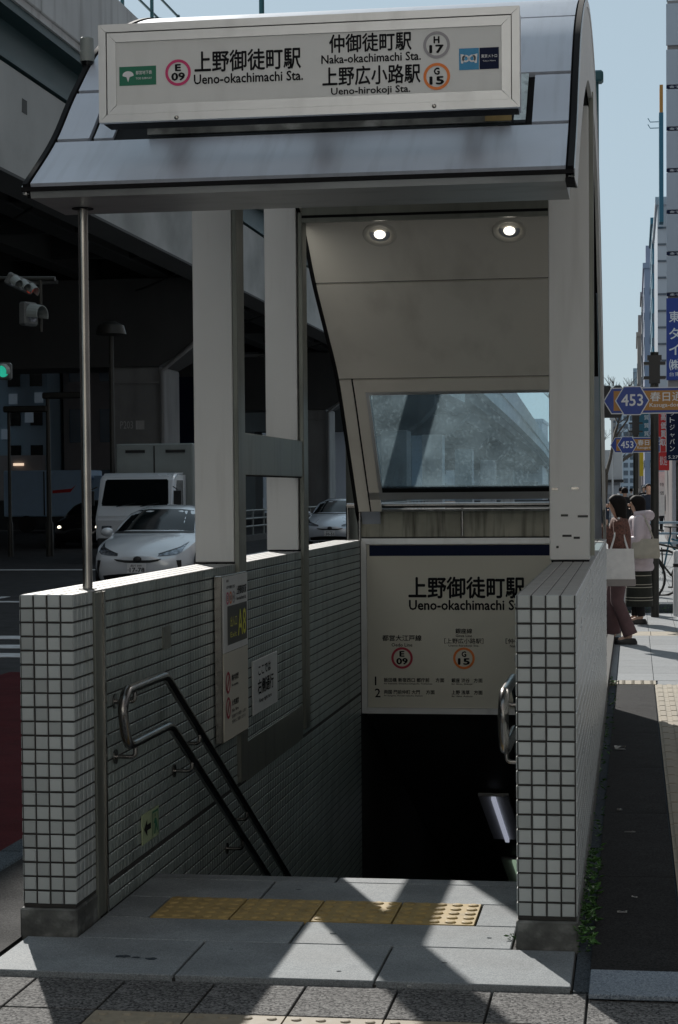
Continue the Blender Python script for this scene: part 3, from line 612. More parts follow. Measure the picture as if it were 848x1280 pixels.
U, V = (1, 0, 0), (0, 0, 1); Y = yf+0.008
for x, z in ((-1.578, 2.871), (-0.672, 2.876)):
    b = MB(); b.ball((x, yf-0.001, z), (0.008, 0.004, 0.008), 10, 6); b.build('screw', 'steel_brushed', SG, smooth=True)
for bx0 in (-1.70, -1.15, -0.60):
    b = MB(); b.box(bx0, bx0+0.06, 6.741, 7.15, 2.95, 3.06); b.build('mount_bracket', 'steel_olive', SG)
b = MB(); b.box(-1.76, -0.43, 6.90, 6.935, 2.872, 2.903); b.build('mount_rail', 'stone_base', SG)
b = MB(); b.box(-0.52, -0.425, 6.89, 6.899, 2.874, 2.894); b.build('brass_plate', 'tactile_yellow', SG)
def fan(parent, cx, cz, r, Yp):
    pts = [(0, -r*1.05)] + [(-r*0.28, -r*0.15)] + [(r*1.0*math.cos(a), r*0.18+r*0.72*math.sin(a)*1.0) for a in [PI+0.15-k*(PI+0.3)/18 for k in range(19)]] + [(r*0.28, -r*0.15)]
    return flat([(cx+a, cz+c) for a, c in pts], 'ink_white', parent, (0, Yp, 0), U, V, 'leaf_emblem', off=0.003)
flat(rect(-1.784, 2.990, 0.133, 0.066), 'green_logo', face, (0, Y, 0), U, V, 'logo_plate')
fan(face, -1.752, 3.022, 0.020, Y)
text('都営地下鉄', 'ink_white', face, (-1.724, Y, 3.027), U, V, w=0.058, h=0.013, bold=0.02, off=0.003)
text('TOEI SUBWAY', 'ink_white', face, (-1.724, Y, 3.010), U, V, w=0.058, h=0.007, bold=0.01, off=0.003)
def roundel(parent, cx, cz, r, mat, a, n, Yp, t=0.17, plate=False):
    if plate: flat(disc(cx, cz, r), 'sign_face', parent, (0, Yp, 0), U, V, 'symbol_plate', off=0.001)
    ring(cx, cz, r, r*t*1.25, mat, parent, (0, Yp, 0), U, V)
    text(a, 'ink', parent, (cx-r*0.20, Yp, cz+r*0.14), U, V, w=r*0.40, h=r*0.48, bold=0.07)
    text(n, 'ink', parent, (cx-r*0.50, Yp, cz-r*0.58), U, V, w=r*1.0, h=r*0.56, bold=0.07)
roundel(face, -1.572, 3.028, 0.046, 'magenta', 'E', '09', Y)
text('上野御徒町駅', 'ink', face, (-1.512, Y, 3.026), U, V, w=0.376, h=0.072, bold=0.035)
text('Ueno-okachimachi Sta.', 'ink', face, (-1.515, Y, 2.985), U, V, w=0.386, h=0.033, bold=0.035)
text('仲御徒町駅', 'ink', face, (-1.035, Y, 3.073), U, V, w=0.285, h=0.062, bold=0.035)
text('Naka-okachimachi Sta.', 'ink', face, (-1.063, Y, 3.037), U, V, w=0.345, h=0.029, bold=0.035)
text('上野広小路駅', 'ink', face, (-1.060, Y, 2.960), U, V, w=0.340, h=0.064, bold=0.035)
text('Ueno-hirokoji Sta.', 'ink', face, (-1.030, Y, 2.922), U, V, w=0.275, h=0.031, bold=0.035)
roundel(face, -0.663, 3.085, 0.046, 'grey_ring', 'H', '17', Y)
roundel(face, -0.663, 2.978, 0.046, 'orange', 'G', '15', Y)
flat(rect(-0.586, 2.996, 0.068, 0.073), 'metro_blue', face, (0, Y, 0), U, V, 'logo_plate')
flat(rect(-0.516, 2.996, 0.066, 0.073), 'navy', face, (0, Y, 0), U, V, 'logo_plate')
for s in (-1, 1):   # heart-like M made of two loops
    cx = -0.552+s*0.011
    ring(cx, 3.034, 0.0125, 0.0055, 'ink_white', face, (0, Y, 0), U, V, 'm_emblem', off=0.003)
    flat([(cx+s*0.002, 3.046), (cx+s*0.018, 3.050), (cx+s*0.016, 3.018), (cx+s*0.009, 3.018)], 'ink_white', face, (0, Y, 0), U, V, 'm_emblem', off=0.003)
text('東京メトロ', 'ink_white', face, (-0.510, Y, 3.034), U, V, w=0.054, h=0.012, bold=0.02, off=0.003)
text('Tokyo Metro', 'ink_white', face, (-0.505, Y, 3.020), U, V, w=0.044, h=0.006, bold=0.01, off=0.003)

SN = thing('sensor_housing', 'small grey canister shaped fitting beside the upper left corner of the station name box', 'outdoor light', (-2.12, 7.3, 3.2))
b = MB(); b.loft([(3.262, -2.128, 7.4, 0.028, 0.028), (3.30, -2.128, 7.4, 0.029, 0.029), (3.302, -2.128, 7.4, 0.0265, 0.0265), (3.352, -2.128, 7.4, 0.0265, 0.0265), (3.356, -2.128, 7.4, 0.022, 0.022)], 20); b.build('housing', 'truck_grey', SN, smooth=True)
b = MB(); b.loft([(3.236, -2.128, 7.4, 0.018, 0.018), (3.262, -2.128, 7.4, 0.0255, 0.0255)], 18); b.build('lens', 'dark_glass', SN, smooth=True)
b = MB(); b.tube([(-2.128, 7.4, 3.24), (-2.138, 7.39, 3.20), (-2.130, 7.37, 3.175), (-2.105, 7.36, 3.165), (-2.075, 7.36, 3.175), (-2.06, 7.40, 3.19)], 0.0045, 8); b.build('conduit', 'steel_rail', SN, smooth=True)

# ------------------------------------------------------------------ back wall: sill, rail, station panel
SW = thing('sill_wall', 'stained concrete upstand under the sloping window, behind the station name panel', 'wall', (-1.17, 13.8, 1.2))
b = MB(); b.box(XI-0.005, XR0, 13.74, 13.86, 1.222, 1.408); b.build('upstand', 'sill_concrete', SW, bevel=0.004)
b = MB(); b.box(XI+0.003, XR0-0.003, 13.72, 13.86, -0.055, 1.221); b.build('lower_wall', 'dark_wall', SW)
b = MB(); b.box(XI-0.005, XR0, 13.57, 13.86, 1.409, 1.425); b.build('ledge', 'stone_base', SW)
RL = thing('guard_rail', 'brushed steel rail running along the ledge below the sloping window', 'railing', (-1.17, 13.7, 1.4))
b = MB(); b.tube([(XI-0.09, 13.66, 1.452), (XR0, 13.66, 1.452)], 0.019, 12); b.build('rail', 'steel_rail', RL, smooth=True)
for x in (XI-0.085, XI+0.0): 
    b = MB(); b.tube([(x, 13.66, 1.20), (x, 13.66, 1.45)], 0.013, 10); b.build('rail_post', 'steel_rail', RL, smooth=True)
b = MB(); b.tube([(-1.212, 13.70, 1.23), (-1.212, 13.70, 1.44)], 0.009, 10); b.build('rail_post', 'steel_rail', RL, smooth=True)
SP = thing('station_name_panel', 'large backlit style station name board facing the stairs below the window', 'sign', (-1.17, 13.7, 0.0))
xa, xb, za, zb = -1.946, XR0, -0.05, 1.215
b = MB(); b.box(xa+0.002, xb-0.002, YB+0.002, YB+0.03, za, zb-0.001); b.build('back_box', 'alu_frame', SP)
frame(xa, xb, za-0.001, zb, 0.042, YB-0.022, YB+0.001, 'alu_frame', SP)
pf = MB(); pf.box(xa+0.043, xb-0.043, YB-0.008, YB+0.001, za+0.042, zb-0.043); pf = pf.build('face', 'panel_face', SP); Y = YB-0.008
flat(rect(xa+0.062, 1.088, (xb-xa)-0.124, 0.078), 'navy', pf, (0, Y, 0), U, V, 'header_bar')
text('上野御徒町駅', 'ink', pf, (-1.60, Y, 0.785), U, V, w=0.83, h=0.150, bold=0.045)
text('Ueno-okachimachi Sta.', 'ink', pf, (-1.597, Y, 0.700), U, V, w=0.84, h=0.070, bold=0.045)
for cx, l1, e1, l2, e2, mat, a, n, r1, q1, r2, q2 in (
    (-1.652, '都営大江戸線', 'Oedo Line', '', '', 'dark_red', 'E', '09', '', '', '', ''),
    (-1.205, '銀座線', 'Ginza Line', '［上野広小路駅］', 'Ueno-hirokoji Sta.', 'orange', 'G', '15', '銀座 渋谷', 'for Ginza, Shibuya', '上野 浅草', 'for Ueno, Asakusa'),
    (-0.765, '日比谷線', 'Hibiya Line', '［仲御徒町駅］', 'Naka-okachimachi Sta.', 'grey_ring', 'H', '17', '銀座 六本木', 'for Ginza, Roppongi', '上野 北千住', 'for Ueno, Kita-senju')):
    if not l2:
        text(l1, 'ink', pf, (cx-0.142, Y, 0.475), U, V, w=0.284, h=0.042, bold=0.03); text(e1, 'ink', pf, (cx-0.075, Y, 0.435), U, V, w=0.15, h=0.024, bold=0.02)
    else:
        text(l1, 'ink', pf, (cx-0.06, Y, 0.530), U, V, w=0.12, h=0.036, bold=0.03); text(e1, 'ink', pf, (cx-0.058, Y, 0.505), U, V, w=0.116, h=0.018, bold=0.02)
        text(l2, 'ink', pf, (cx-0.14, Y, 0.458), U, V, w=0.28, h=0.037, bold=0.02); text(e2, 'ink', pf, (cx-0.11, Y, 0.432), U, V, w=0.22, h=0.018, bold=0.02)
    roundel(pf, cx, 0.352, 0.078, mat, a, n, Y)
    if l2:
        for q, qe, z in ((r1, q1, 0.172), (r2, q2, 0.085)):
            text(q, 'ink', pf, (cx-0.09, Y, z+0.006), U, V, w=0.13, h=0.030, bold=0.03); text('方面', 'ink', pf, (cx+0.07, Y, z+0.006), U, V, w=0.062, h=0.030, bold=0.03)
            text(qe, 'ink', pf, (cx-0.09, Y, z-0.014), U, V, w=0.15, h=0.014, bold=0.02)
for nn_, q, qe, z, wq in (('1', '飯田橋 新宿西口 都庁前', 'for Iidabashi, Shinjuku-nishiguchi, Tochomae', 0.172, 0.33), ('2', '両国 門前仲町 大門', 'for Ryogoku, Monzen-nakacho, Daimon', 0.085, 0.26)):
    text(nn_, 'ink', pf, (-1.850, Y, z-0.018), U, V, h=0.062, bold=0.02)
    text(q, 'ink', pf, (-1.785, Y, z+0.006), U, V, w=wq, h=0.030, bold=0.03); text('方面', 'ink', pf, (-1.785+wq+0.045, Y, z+0.006), U, V, w=0.062, h=0.030, bold=0.03)
    text(qe, 'ink', pf, (-1.785, Y, z-0.014), U, V, w=wq+0.02, h=0.014, bold=0.02)

# ------------------------------------------------------------------ signs on the inner wall
UW, VW = (0, 1, 0), (0, 0, 1); XS = XI+0.045
ES = thing('exit_sign_panel', 'tall white exit number panel with a black A8 box beside the near white column', 'sign', (XI, 9.07, 0.77))
b = MB(); b.box(XI+0.006, XS-0.001, 8.77, 9.36, 0.375, 1.165); b.build('box', 'steel_brushed', ES, bevel=0.003)
ef = MB(); ef.box(XS-0.001, XS+0.003, 8.782, 9.352, 0.80, 1.158); ef = ef.build('upper_face', 'sign_face', ES)
eg = MB(); eg.box(XS-0.001, XS+0.003, 8.782, 9.352, 0.382, 0.796); eg = eg.build('lower_face', 'panel_face', ES); XT = XS+0.003
def wt(s, mat, p, y, z, **k): return text(s, mat, p, (XT, y, z), UW, VW, **k)
flat(rect(8.87, 0.832, 0.46, 0.185), 'plastic_black', ef, (XT, 0, 0), UW, VW, 'black_box')
wt('出入口', 'ink_yellow', ef, 8.93, 0.915, w=0.15, h=0.05, off=0.003); wt('Exit', 'ink_yellow', ef, 8.93, 0.865, w=0.14, h=0.025, off=0.003)
wt('A8', 'ink_yellow', ef, 9.105, 0.862, w=0.19, h=0.125, bold=0.02, off=0.003)
for k, (mt, lt) in enumerate((('magenta', 'E'), ('orange', 'G'), ('grey_ring', 'H'))):
    yy = 8.875+k*0.07
    ring(yy, 1.055, 0.030, 0.009, mt, ef, (XT, 0, 0), UW, VW); wt(lt, 'ink', ef, yy-0.008, 1.045, h=0.02, bold=0.02)
    wt(('大江戸', '銀座', '日比谷')[k], 'ink', ef, yy-0.028, 1.100, w=0.056, h=0.015, bold=0.02)
wt('上野御徒町駅', 'ink', ef, 9.08, 1.062, w=0.24, h=0.042, bold=0.03); wt('Ueno-okachimachi Sta.', 'ink', ef, 9.08, 1.035, w=0.23, h=0.018, bold=0.02); wt('都営', 'ink', ef, 8.85, 1.132, w=0.05, h=0.012, bold=0.02)
for z, t1, t2 in ((0.655, '構内禁煙', 'No smoking'), (0.535, '火気厳禁', 'No fire')):
    ring(8.87, z, 0.052, 0.013, 'dark_red', eg, (XT, 0, 0), UW, VW, 'ban_symbol')
    flat([(8.835, z-0.030), (8.845, z-0.038), (8.905, z+0.030), (8.895, z+0.038)], 'dark_red', eg, (XT, 0, 0), UW, VW, 'ban_symbol', off=0.003)
    wt(t1, 'ink', eg, 8.95, z+0.0, w=0.16, h=0.030, bold=0.02); wt(t2, 'ink', eg, 8.95, z-0.03, w=0.15, h=0.016, bold=0.02)
wt('駅構内での喫煙・火気の', 'ink', eg, 8.95, 0.475, w=0.34, h=0.018); wt('使用はご遠慮ください', 'ink', eg, 8.95, 0.450, w=0.32, h=0.018)
KR = thing('keep_right_notice', 'small white notice asking to keep right, between the two white columns on the tiled wall', 'notice', (XI, 9.99, 0.55))
XS2 = XI+0.014; kf = MB(); kf.box(XI+0.005, XS2, 9.65, 10.33, 0.405, 0.685); kf = kf.build('plate', 'sign_face', KR, bevel=0.002); XT = XS2
wt('ここでは', 'ink', kf, 9.78, 0.600, w=0.34, h=0.050, bold=0.03); wt('右側通行', 'ink', kf, 9.76, 0.500, w=0.44, h=0.078, bold=0.03); wt('Keep right here', 'ink', kf, 9.80, 0.452, w=0.34, h=0.026, bold=0.03)
EM = thing('emergency_exit_sign', 'small pale green exit sign with an arrow low on the left tiled wall', 'sign', (XI, 7.53, 0.21))
ek = MB(); ek.box(XI+0.005, XI+0.009, 7.398, 7.665, 0.150, 0.270); ek = ek.build('plate', 'sign_face', EM); ek.data.materials[0] = pm('pale_green', (0.42, 0.50, 0.30), 0.5); XT = XI+0.009
flat([(7.42, 0.21), (7.47, 0.245), (7.47, 0.222), (7.53, 0.222), (7.53, 0.198), (7.47, 0.198), (7.47, 0.175)], 'ink', ek, (XT, 0, 0), UW, VW, 'arrow')
for poly in (rect(7.555, 0.16, 0.008, 0.10), rect(7.645, 0.16, 0.008, 0.10), rect(7.563, 0.252, 0.082, 0.008), [(7.58, 0.165), (7.60, 0.165), (7.615, 0.195), (7.63, 0.17), (7.64, 0.175), (7.62, 0.225), (7.595, 0.23), (7.575, 0.21), (7.60, 0.205)], disc(7.60, 0.240, 0.008, 12)):
    flat(poly, 'green_logo', ek, (XT, 0, 0), UW, VW, 'running_figure')
# ------------------------------------------------------------------ handrails
def bend(P, r=0.09, n=6):
    """round the corners of a polyline"""
    out = [Vector(P[0])]
    for i in range(1, len(P)-1):
        a, p, c = Vector(P[i-1]), Vector(P[i]), Vector(P[i+1]); d1 = (a-p); d2 = (c-p); rr = min(r, d1.length*0.45, d2.length*0.45)
        s_, e_ = p+d1.normalized()*rr, p+d2.normalized()*rr
        for k in range(n+1):
            t = k/n; out.append(s_*(1-t)**2 + p*2*t*(1-t) + e_*t*t)
    return out+[Vector(P[-1])]
def handrail(label, X, side, ye=20.0):
    T = thing('handrail', label, 'handrail', (X, 7.0, 0.8))
    sl = -0.503
    up = [(X, 7.50, 0.825), (X, 6.88, 0.822), (X, 6.84, 0.62), (X, 7.56, 0.615)]
    P = [(X, ye, 0.825+sl*(ye-7.50)), (X, 7.50, 0.825), (X, 6.90, 0.825), (X, 6.84, 0.76), (X, 6.90, 0.615), (X, 7.57, 0.615), (X, ye, 0.615+sl*(ye-7.57))]
    b = MB(); b.tube(bend(P, 0.07), 0.0195, 14); b.build('rail', 'steel_rail', T, smooth=True)
    xw = XI+0.005 if side < 0 else XR0-0.005
    for y, z in ((7.02, 0.615), (7.02, 0.825), (7.95, 0.425), (8.1, 0.523), (9.1, 0.02), (9.0, -0.105), (10.1, -0.48)):
        b = MB(); b.tube(bend([(X, y, z-0.01), (X, y, z-0.055), (xw, y, z-0.055)], 0.025, 4), 0.0085, 10); b.tube([(xw, y, z-0.055), (xw-side*0.006, y, z-0.055)], 0.028, 14); b.build('bracket', 'steel_rail', T, smooth=True)
    return T
handrail('double steel handrail with looped end on the left tiled wall', XI+0.085, -1)
handrail('double steel handrail partly hidden behind the right tiled pillar', XR0-0.07, 1)
# ------------------------------------------------------------------ fluorescent fittings down in the stairwell
def fitting(label, y0, y1, mat, col):
    zc = lambda y: -0.05-(y-13.76)*(4.15/10.74)-0.03
    T = thing('tube_light', label, 'ceiling light', (-1.27, (y0+y1)/2, zc((y0+y1)/2)))
    for nm, dx, wd, m_, dz in (('tray', 0, 0.13, 'white_paint', 0.0), ('tube', 0.0, 0.018, mat, -0.03)):
        b = MB(); b.add([(-1.19+dx-wd, y0, zc(y0)+dz), (-1.19+dx+wd, y0, zc(y0)+dz), (-1.19+dx+wd, y1, zc(y1)+dz), (-1.19+dx-wd, y1, zc(y1)+dz),
                         (-1.19+dx-wd, y0, zc(y0)+dz+0.03), (-1.19+dx+wd, y0, zc(y0)+dz+0.03), (-1.19+dx+wd, y1, zc(y1)+dz+0.03), (-1.19+dx-wd, y1, zc(y1)+dz+0.03)],
                        [(0,3,2,1),(4,5,6,7),(0,1,5,4),(1,2,6,5),(2,3,7,6),(3,0,4,7)]); b.build(nm, m_, T)
fitting('dim white tube light, the upper one on the stairwell ceiling', 16.3, 18.1, 'tube_dim', 0)
fitting('greenish tube light, the lower one seen just above the landing edge', 19.1, 20.6, 'tube_green', 0)

# ================================================================== THE VIADUCT OVER THE ROAD
VD = thing('road_viaduct', 'elevated concrete and steel expressway running over the road on the left', 'viaduct', (-20, 60, 0))
YA, YZ = -40, 150
def vsec(poly, name, mat, y0=YA, y1=YZ, **kw):
    b = MB(); b.prism(poly, y0, y1, 'y'); return b.build(name, mat, VD, **kw)
for k in range(19):
    y0 = YA+k*10
    b = MB(); b.prism([(-12.5, 11.86), (-12.5, 13.70), (-12.75, 13.70), (-12.75, 11.86)], y0+0.01, y0+9.99, 'y'); b.build('parapet_panel', 'concrete', VD, bevel=0.02)
vsec([(-12.56, 11.70), (-12.56, 11.855), (-30.5, 11.855), (-30.5, 11.70)], 'deck', 'concrete')
vsec([(-12.62, 11.50), (-12.62, 11.695), (-13.2, 11.695), (-13.2, 11.50)], 'deck_edge_beam', 'girder_teal')
vsec([(-13.05, 10.75), (-13.05, 11.69), (-13.35, 11.69), (-13.35, 10.75)], 'edge_girder', 'girder_teal')
vsec([(-12.9, 10.62), (-12.9, 10.75), (-13.6, 10.75), (-13.6, 10.62)], 'girder_flange', 'girder_teal')
vsec([(-13.0, 8.35), (-12.95, 10.55), (-13.8, 10.55), (-13.8, 8.35)], 'side_beam', 'concrete_side')
vsec([(-12.97, 8.28), (-12.97, 8.345), (-13.9, 8.345), (-13.9, 8.28)], 'beam_lip', 'concrete_dark')
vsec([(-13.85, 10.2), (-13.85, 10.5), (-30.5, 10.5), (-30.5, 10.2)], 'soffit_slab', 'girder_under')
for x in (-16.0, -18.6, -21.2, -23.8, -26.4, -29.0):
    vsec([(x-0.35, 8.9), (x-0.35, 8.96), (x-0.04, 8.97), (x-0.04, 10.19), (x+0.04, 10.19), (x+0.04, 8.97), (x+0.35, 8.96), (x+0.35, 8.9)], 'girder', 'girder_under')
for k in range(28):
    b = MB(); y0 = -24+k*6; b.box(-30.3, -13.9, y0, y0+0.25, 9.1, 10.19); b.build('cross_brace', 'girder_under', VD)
vsec([(-30.5, 8.4), (-30.5, 13.6), (-30.8, 13.6), (-30.8, 8.4)], 'far_parapet', 'concrete')
for k, y0 in enumerate((-8, 28, 64, 100, 136)):
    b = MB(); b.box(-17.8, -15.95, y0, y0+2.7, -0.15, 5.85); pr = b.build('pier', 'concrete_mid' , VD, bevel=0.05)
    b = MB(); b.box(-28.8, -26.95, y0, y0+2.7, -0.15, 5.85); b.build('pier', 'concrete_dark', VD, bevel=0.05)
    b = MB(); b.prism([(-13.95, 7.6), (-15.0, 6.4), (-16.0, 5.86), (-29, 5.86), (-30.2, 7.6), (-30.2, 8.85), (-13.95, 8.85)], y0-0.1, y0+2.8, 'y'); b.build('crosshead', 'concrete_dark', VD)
    if k == 2:
        text('P203', 'concrete', pr, (-17.4, y0, 3.75), U, V, w=0.45, h=0.26); flat(rect(-16.85, 3.72, 0.30, 0.30), 'concrete', pr, (0, y0, 0), U, V, 'number_plate')
for k in range(6): 
    b = MB(); b.box(-12.99, -12.96, 28+k*2.4, 28.35+k*2.4, 9.75, 10.05); b.build('drain_cover', 'concrete_dark', VD)
for z in (14.3, 14.9):
    b = MB(); b.tube([(-12.6, YA, z), (-12.6, 150, z)], 0.035, 6); b.build('railing_bar', 'teal_post', VD)
for k in range(63):
    b = MB(); b.box(-12.64, -12.56, YA+k*3, YA+k*3+0.08, 13.7, 14.95); b.build('railing_post', 'teal_post', VD)
for y0 in (28, 64, 100):
    b = MB(); b.tube([(-15.88, y0-0.12, -0.15), (-15.88, y0-0.12, 5.7), (-14.6, y0-0.2, 6.7), (-14.2, y0-0.2, 8.3)], 0.09, 8); b.build('drain_pipe', 'concrete_mid', VD, smooth=True)
    b = MB(); b.tube([(-17.7+0.0, y0-0.1, 5.3), (-16.0, y0-0.1, 5.3)], 0.04, 6); b.build('conduit', 'concrete_mid', VD)
for k in range(8):
    b = MB(); y0 = 30+k*15; b.tube([(-13.95, y0, 8.7), (-16.5, y0+3.5, 8.45), (-19, y0+7.5, 8.55), (-22, y0+14, 8.8)], 0.03, 5); b.build('cable', 'plastic_black', VD)
for k in range(12):
    b = MB(); y0 = 26+k*9; b.box(-20.2, -19.0, y0, y0+0.25, 8.55, 8.68); b.build('lighting_tray', 'concrete_mid', VD)
# the viaduct goes on, descending, behind the sloping window
for k in range(28):  # out-of-view panels added on the parapet to throw shade over the road
    b = MB(); b.box(-12.70, -12.62, YA+k*3+0.03, YA+k*3+2.97, 13.705, 15.5); b.build('shade_screen', 'facade_light', VD)
RP = thing('viaduct_ramp', 'pale concrete viaduct ramp descending far off, seen through the dusty sloping window', 'viaduct', (-20, 220, 0))
PR = [(150.05, 13.7, 9.1), (180, 12.9, 8.5), (210, 12.0, 7.9), (245, 10.6, 7.1), (277, 9.2, 6.3), (330, 6.5, 4.0), (400, 3.6, 1.2)]
def ramp(n, mat, xa, xb, ta, tb):
    b = MB(); v = []; f = []
    for y, zt, zb in PR:
        h_ = zt-zb; v += [(xa, y, zb+h_*ta), (xb, y, zb+h_*ta), (xb, y, zb+h_*tb), (xa, y, zb+h_*tb)]
    for i in range(len(PR)-1):
        for k in range(4): f.append((4*i+k, 4*i+(k+1) % 4, 4*i+4+(k+1) % 4, 4*i+4+k))
    f += [(0, 3, 2, 1)]; b.add(v, f); return b.build(n, mat, RP)
ramp('parapet', 'concrete', -12.5, -12.8, 0.55, 1.0); ramp('deck_edge', 'concrete', -12.7, -13.6, 0.22, 0.54); ramp('deck', 'concrete_dark', -13.4, -28, 0.0, 0.5)
for k in range(9): ramp('girder', 'girder_under', -14.5-k*1.5, -14.8-k*1.5, -0.25, 0.05)
for y, zt in ((160, 8.6), (190, 8.0), (222, 7.4), (256, 6.6)):
    b = MB(); b.box(-17.5, -15.8, y, y+2.2, -0.15, zt-2.4); b.build('pier', 'concrete', RP); b = MB(); b.prism([(-13.4, zt-0.6), (-15.2, zt-2.4), (-26, zt-2.4), (-27.5, zt-0.6)], y, y+2.2, 'y'); b.build('crosshead', 'concrete_dark', RP)

# ================================================================== FAR LEFT: buildings behind the viaduct, lamps, signals, rails
def facade_box(name, label, x0, x1, y0, y1, zt, mat, glass='facade_glass', fx=3.0, fz=3.2, zb=-0.15, front=True, left=True, wfrac=0.6, hfrac=0.55, cat='building', rx=None):
    T = thing(name, label, cat, ((x0+x1)/2, (y0+y1)/2, zb))
    b = MB(); b.box(x0, x1, y0, y1, zb, zt); wl = b.build('wall', mat, T)
    nz = int((zt-zb-1)/fz)
    if front:
        nx = max(1, int((x1-x0)/fx)); px = (x1-x0)/nx
        bx = MB(); bx.box(0, px*wfrac, -0.05, 0.12, 0, fz*hfrac); me = bx.mesh('window', glass)
        k = 0
        for j in range(nz):
            for i in range(nx):
                k += 1
                if k > 290: break
                part_mesh('window', me, T, (x0+i*px+px*(1-wfrac)/2, y0, zb+1.2+j*fz))
    if left:
        ny = max(1, int((y1-y0)/fx)); py = (y1-y0)/ny
        bx = MB(); bx.box(-0.05, 0.12, 0, py*wfrac, 0, fz*hfrac); me = bx.mesh('side_window', glass)
        k = 0
        for j in range(nz):
            for i in range(ny):
                k += 1
                if k > 290: break
                part_mesh('side_window', me, T, (x0 if rx is None else rx, y0+i*py+py*(1-wfrac)/2, zb+1.2+j*fz))
    b = MB(); b.box(x0-0.15, x1+0.15, y0-0.15, y1+0.15, zt-0.02, zt+0.5); b.build('roof_parapet', mat, T)
    return T
facade_box('office_building', 'blue grey tiled office building beyond the viaduct at the far left', -48, -28.1, 90, 118, 21, 'facade_blue', glass='dark_glass', fx=1.1, fz=1.9, hfrac=0.5, wfrac=0.55, left=False)
facade_box('office_building', 'darker narrow building behind the round post', -27.9, -24.8, 92, 120, 20, 'facade_brown', fx=1.5, fz=3.0, left=False)
facade_box('office_building', 'distant pale building between the pier and the white column', -38, -24.0, 150, 190, 30, 'facade_light', fx=2.2, fz=3.0, left=False)
facade_box('office_building', 'long pale low building far away behind the window glass', -75, -14, 300, 320, 12, 'facade_light', fx=3.4, fz=3.0, left=False)
facade_box('office_building', 'blue tinted building far down the road behind the second column', -23.8, -19.5, 170, 200, 30, 'facade_blue', fx=1.4, fz=2.6, left=False)
facade_box('office_building', 'dark building at the left edge under the viaduct', -80, -50, 95, 130, 20, 'facade_brown', fx=3, fz=3.2, left=False)
lw = thing('lit_windows', 'scattered faintly lit windows in the upper storeys of the far left building', 'window', (-29, 89.9, 4))
for k, (x, z) in enumerate(((-30.0, 5.9), (-29.2, 5.0), (-28.7, 5.95), (-30.4, 4.2))):
    b = MB(); b.box(x, x+0.42, 89.86, 89.93, z, z+0.5); b.build('pane', 'dim_window', lw)
sh = thing('lit_shop', 'ground floor shop with lit shelves at the far left under the office building', 'shop', (-29, 89.4, 0))
b = MB(); b.box(-33, -28.2, 89.3, 89.9, -0.15, 3.4); b.build('frame', 'facade_brown', sh)
for x, z, w_, m_ in ((-29.6, 2.9, 0.5, 'shop_light'), (-29.3, 2.35, 0.4, 'shop_light'), (-28.9, 2.35, 0.35, 'shop_light'), (-29.5, 1.5, 0.6, 'shop_light'), (-29.5, 0.9, 0.5, 'shop_light'), (-32.2, 1.4, 0.9, 'facade_light'), (-31.0, 1.0, 0.6, 'facade_glass')):
    b = MB(); b.box(x, x+w_, 89.2, 89.31, z, z+0.12 if m_ == 'shop_light' and z > 2 else z+0.35); b.build('shelf_light', m_, sh)
pu = thing('hoarding', 'dark purple hoarding beside the pier', 'hoarding', (-21, 92, 0)); b = MB(); b.box(-24.6, -20.4, 92, 92.4, 2.9, 7.2); b.build('board', 'navy', pu)
text('LA', 'ink_yellow', pu, (-23.9, 92, 3.0), U, V, w=0.9, h=0.9, bold=0.03)
def street_lamp(label, x, y, zt, arm, mat='pole_dark', r=0.07, head='cap', bz=-0.15, name='street_lamp'):
    T = thing(name, label, 'street lamp', (x, y, bz)); b = MB(); b.tube([(x, y, bz), (x, y, bz+0.9), (x, y, bz+0.95), (x, y, zt)], [r*1.5, r*1.5, r, r*0.8], 12); b.build('pole', mat, T, smooth=True)
    b = MB()
    if head == 'cap': b.loft([(zt, x, y, r*1.5, r*1.5), (zt+0.05, x, y, r*5.2, r*5.2), (zt+0.28, x, y, r*4.4, r*4.4), (zt+0.4, x, y, r*1.5, r*1.5)], 20)
    else: b.box(x-0.12 if arm > 0 else x+arm, x+arm if arm > 0 else x+0.12, y-0.14, y+0.14, zt-0.05, zt+0.12)
    b.build('lamp_head', mat, T, smooth=(head == 'cap'), bevel=0 if head == 'cap' else 0.03); return T
street_lamp('tall dark street lamp with a round cap in front of the viaduct pier', -13.82, 50, 5.75, 0, r=0.08)
street_lamp('dark street lamp with a flat head left of the round post', -15.6, 50, 4.15, 1.0, head='arm', r=0.07)
street_lamp('dark post with a thin side arm at the far left edge of the photo', -16.7, 50, 3.8, 1.1, head='arm', r=0.05)
VL = thing('viaduct_lamp', 'teal lamp post on the viaduct parapet showing above the station name box', 'street lamp', (-12.4, 64.5, 13.7)); b = MB(); b.tube([(-12.42, 64.5, 12.4), (-12.42, 64.5, 21.5)], 0.09, 10); b.build('pole', 'teal_post', VL, smooth=True); b = MB(); b.box(-12.5, -11.0, 64.4, 64.6, 21.4, 21.6); b.build('lamp_head', 'teal_post', VL)
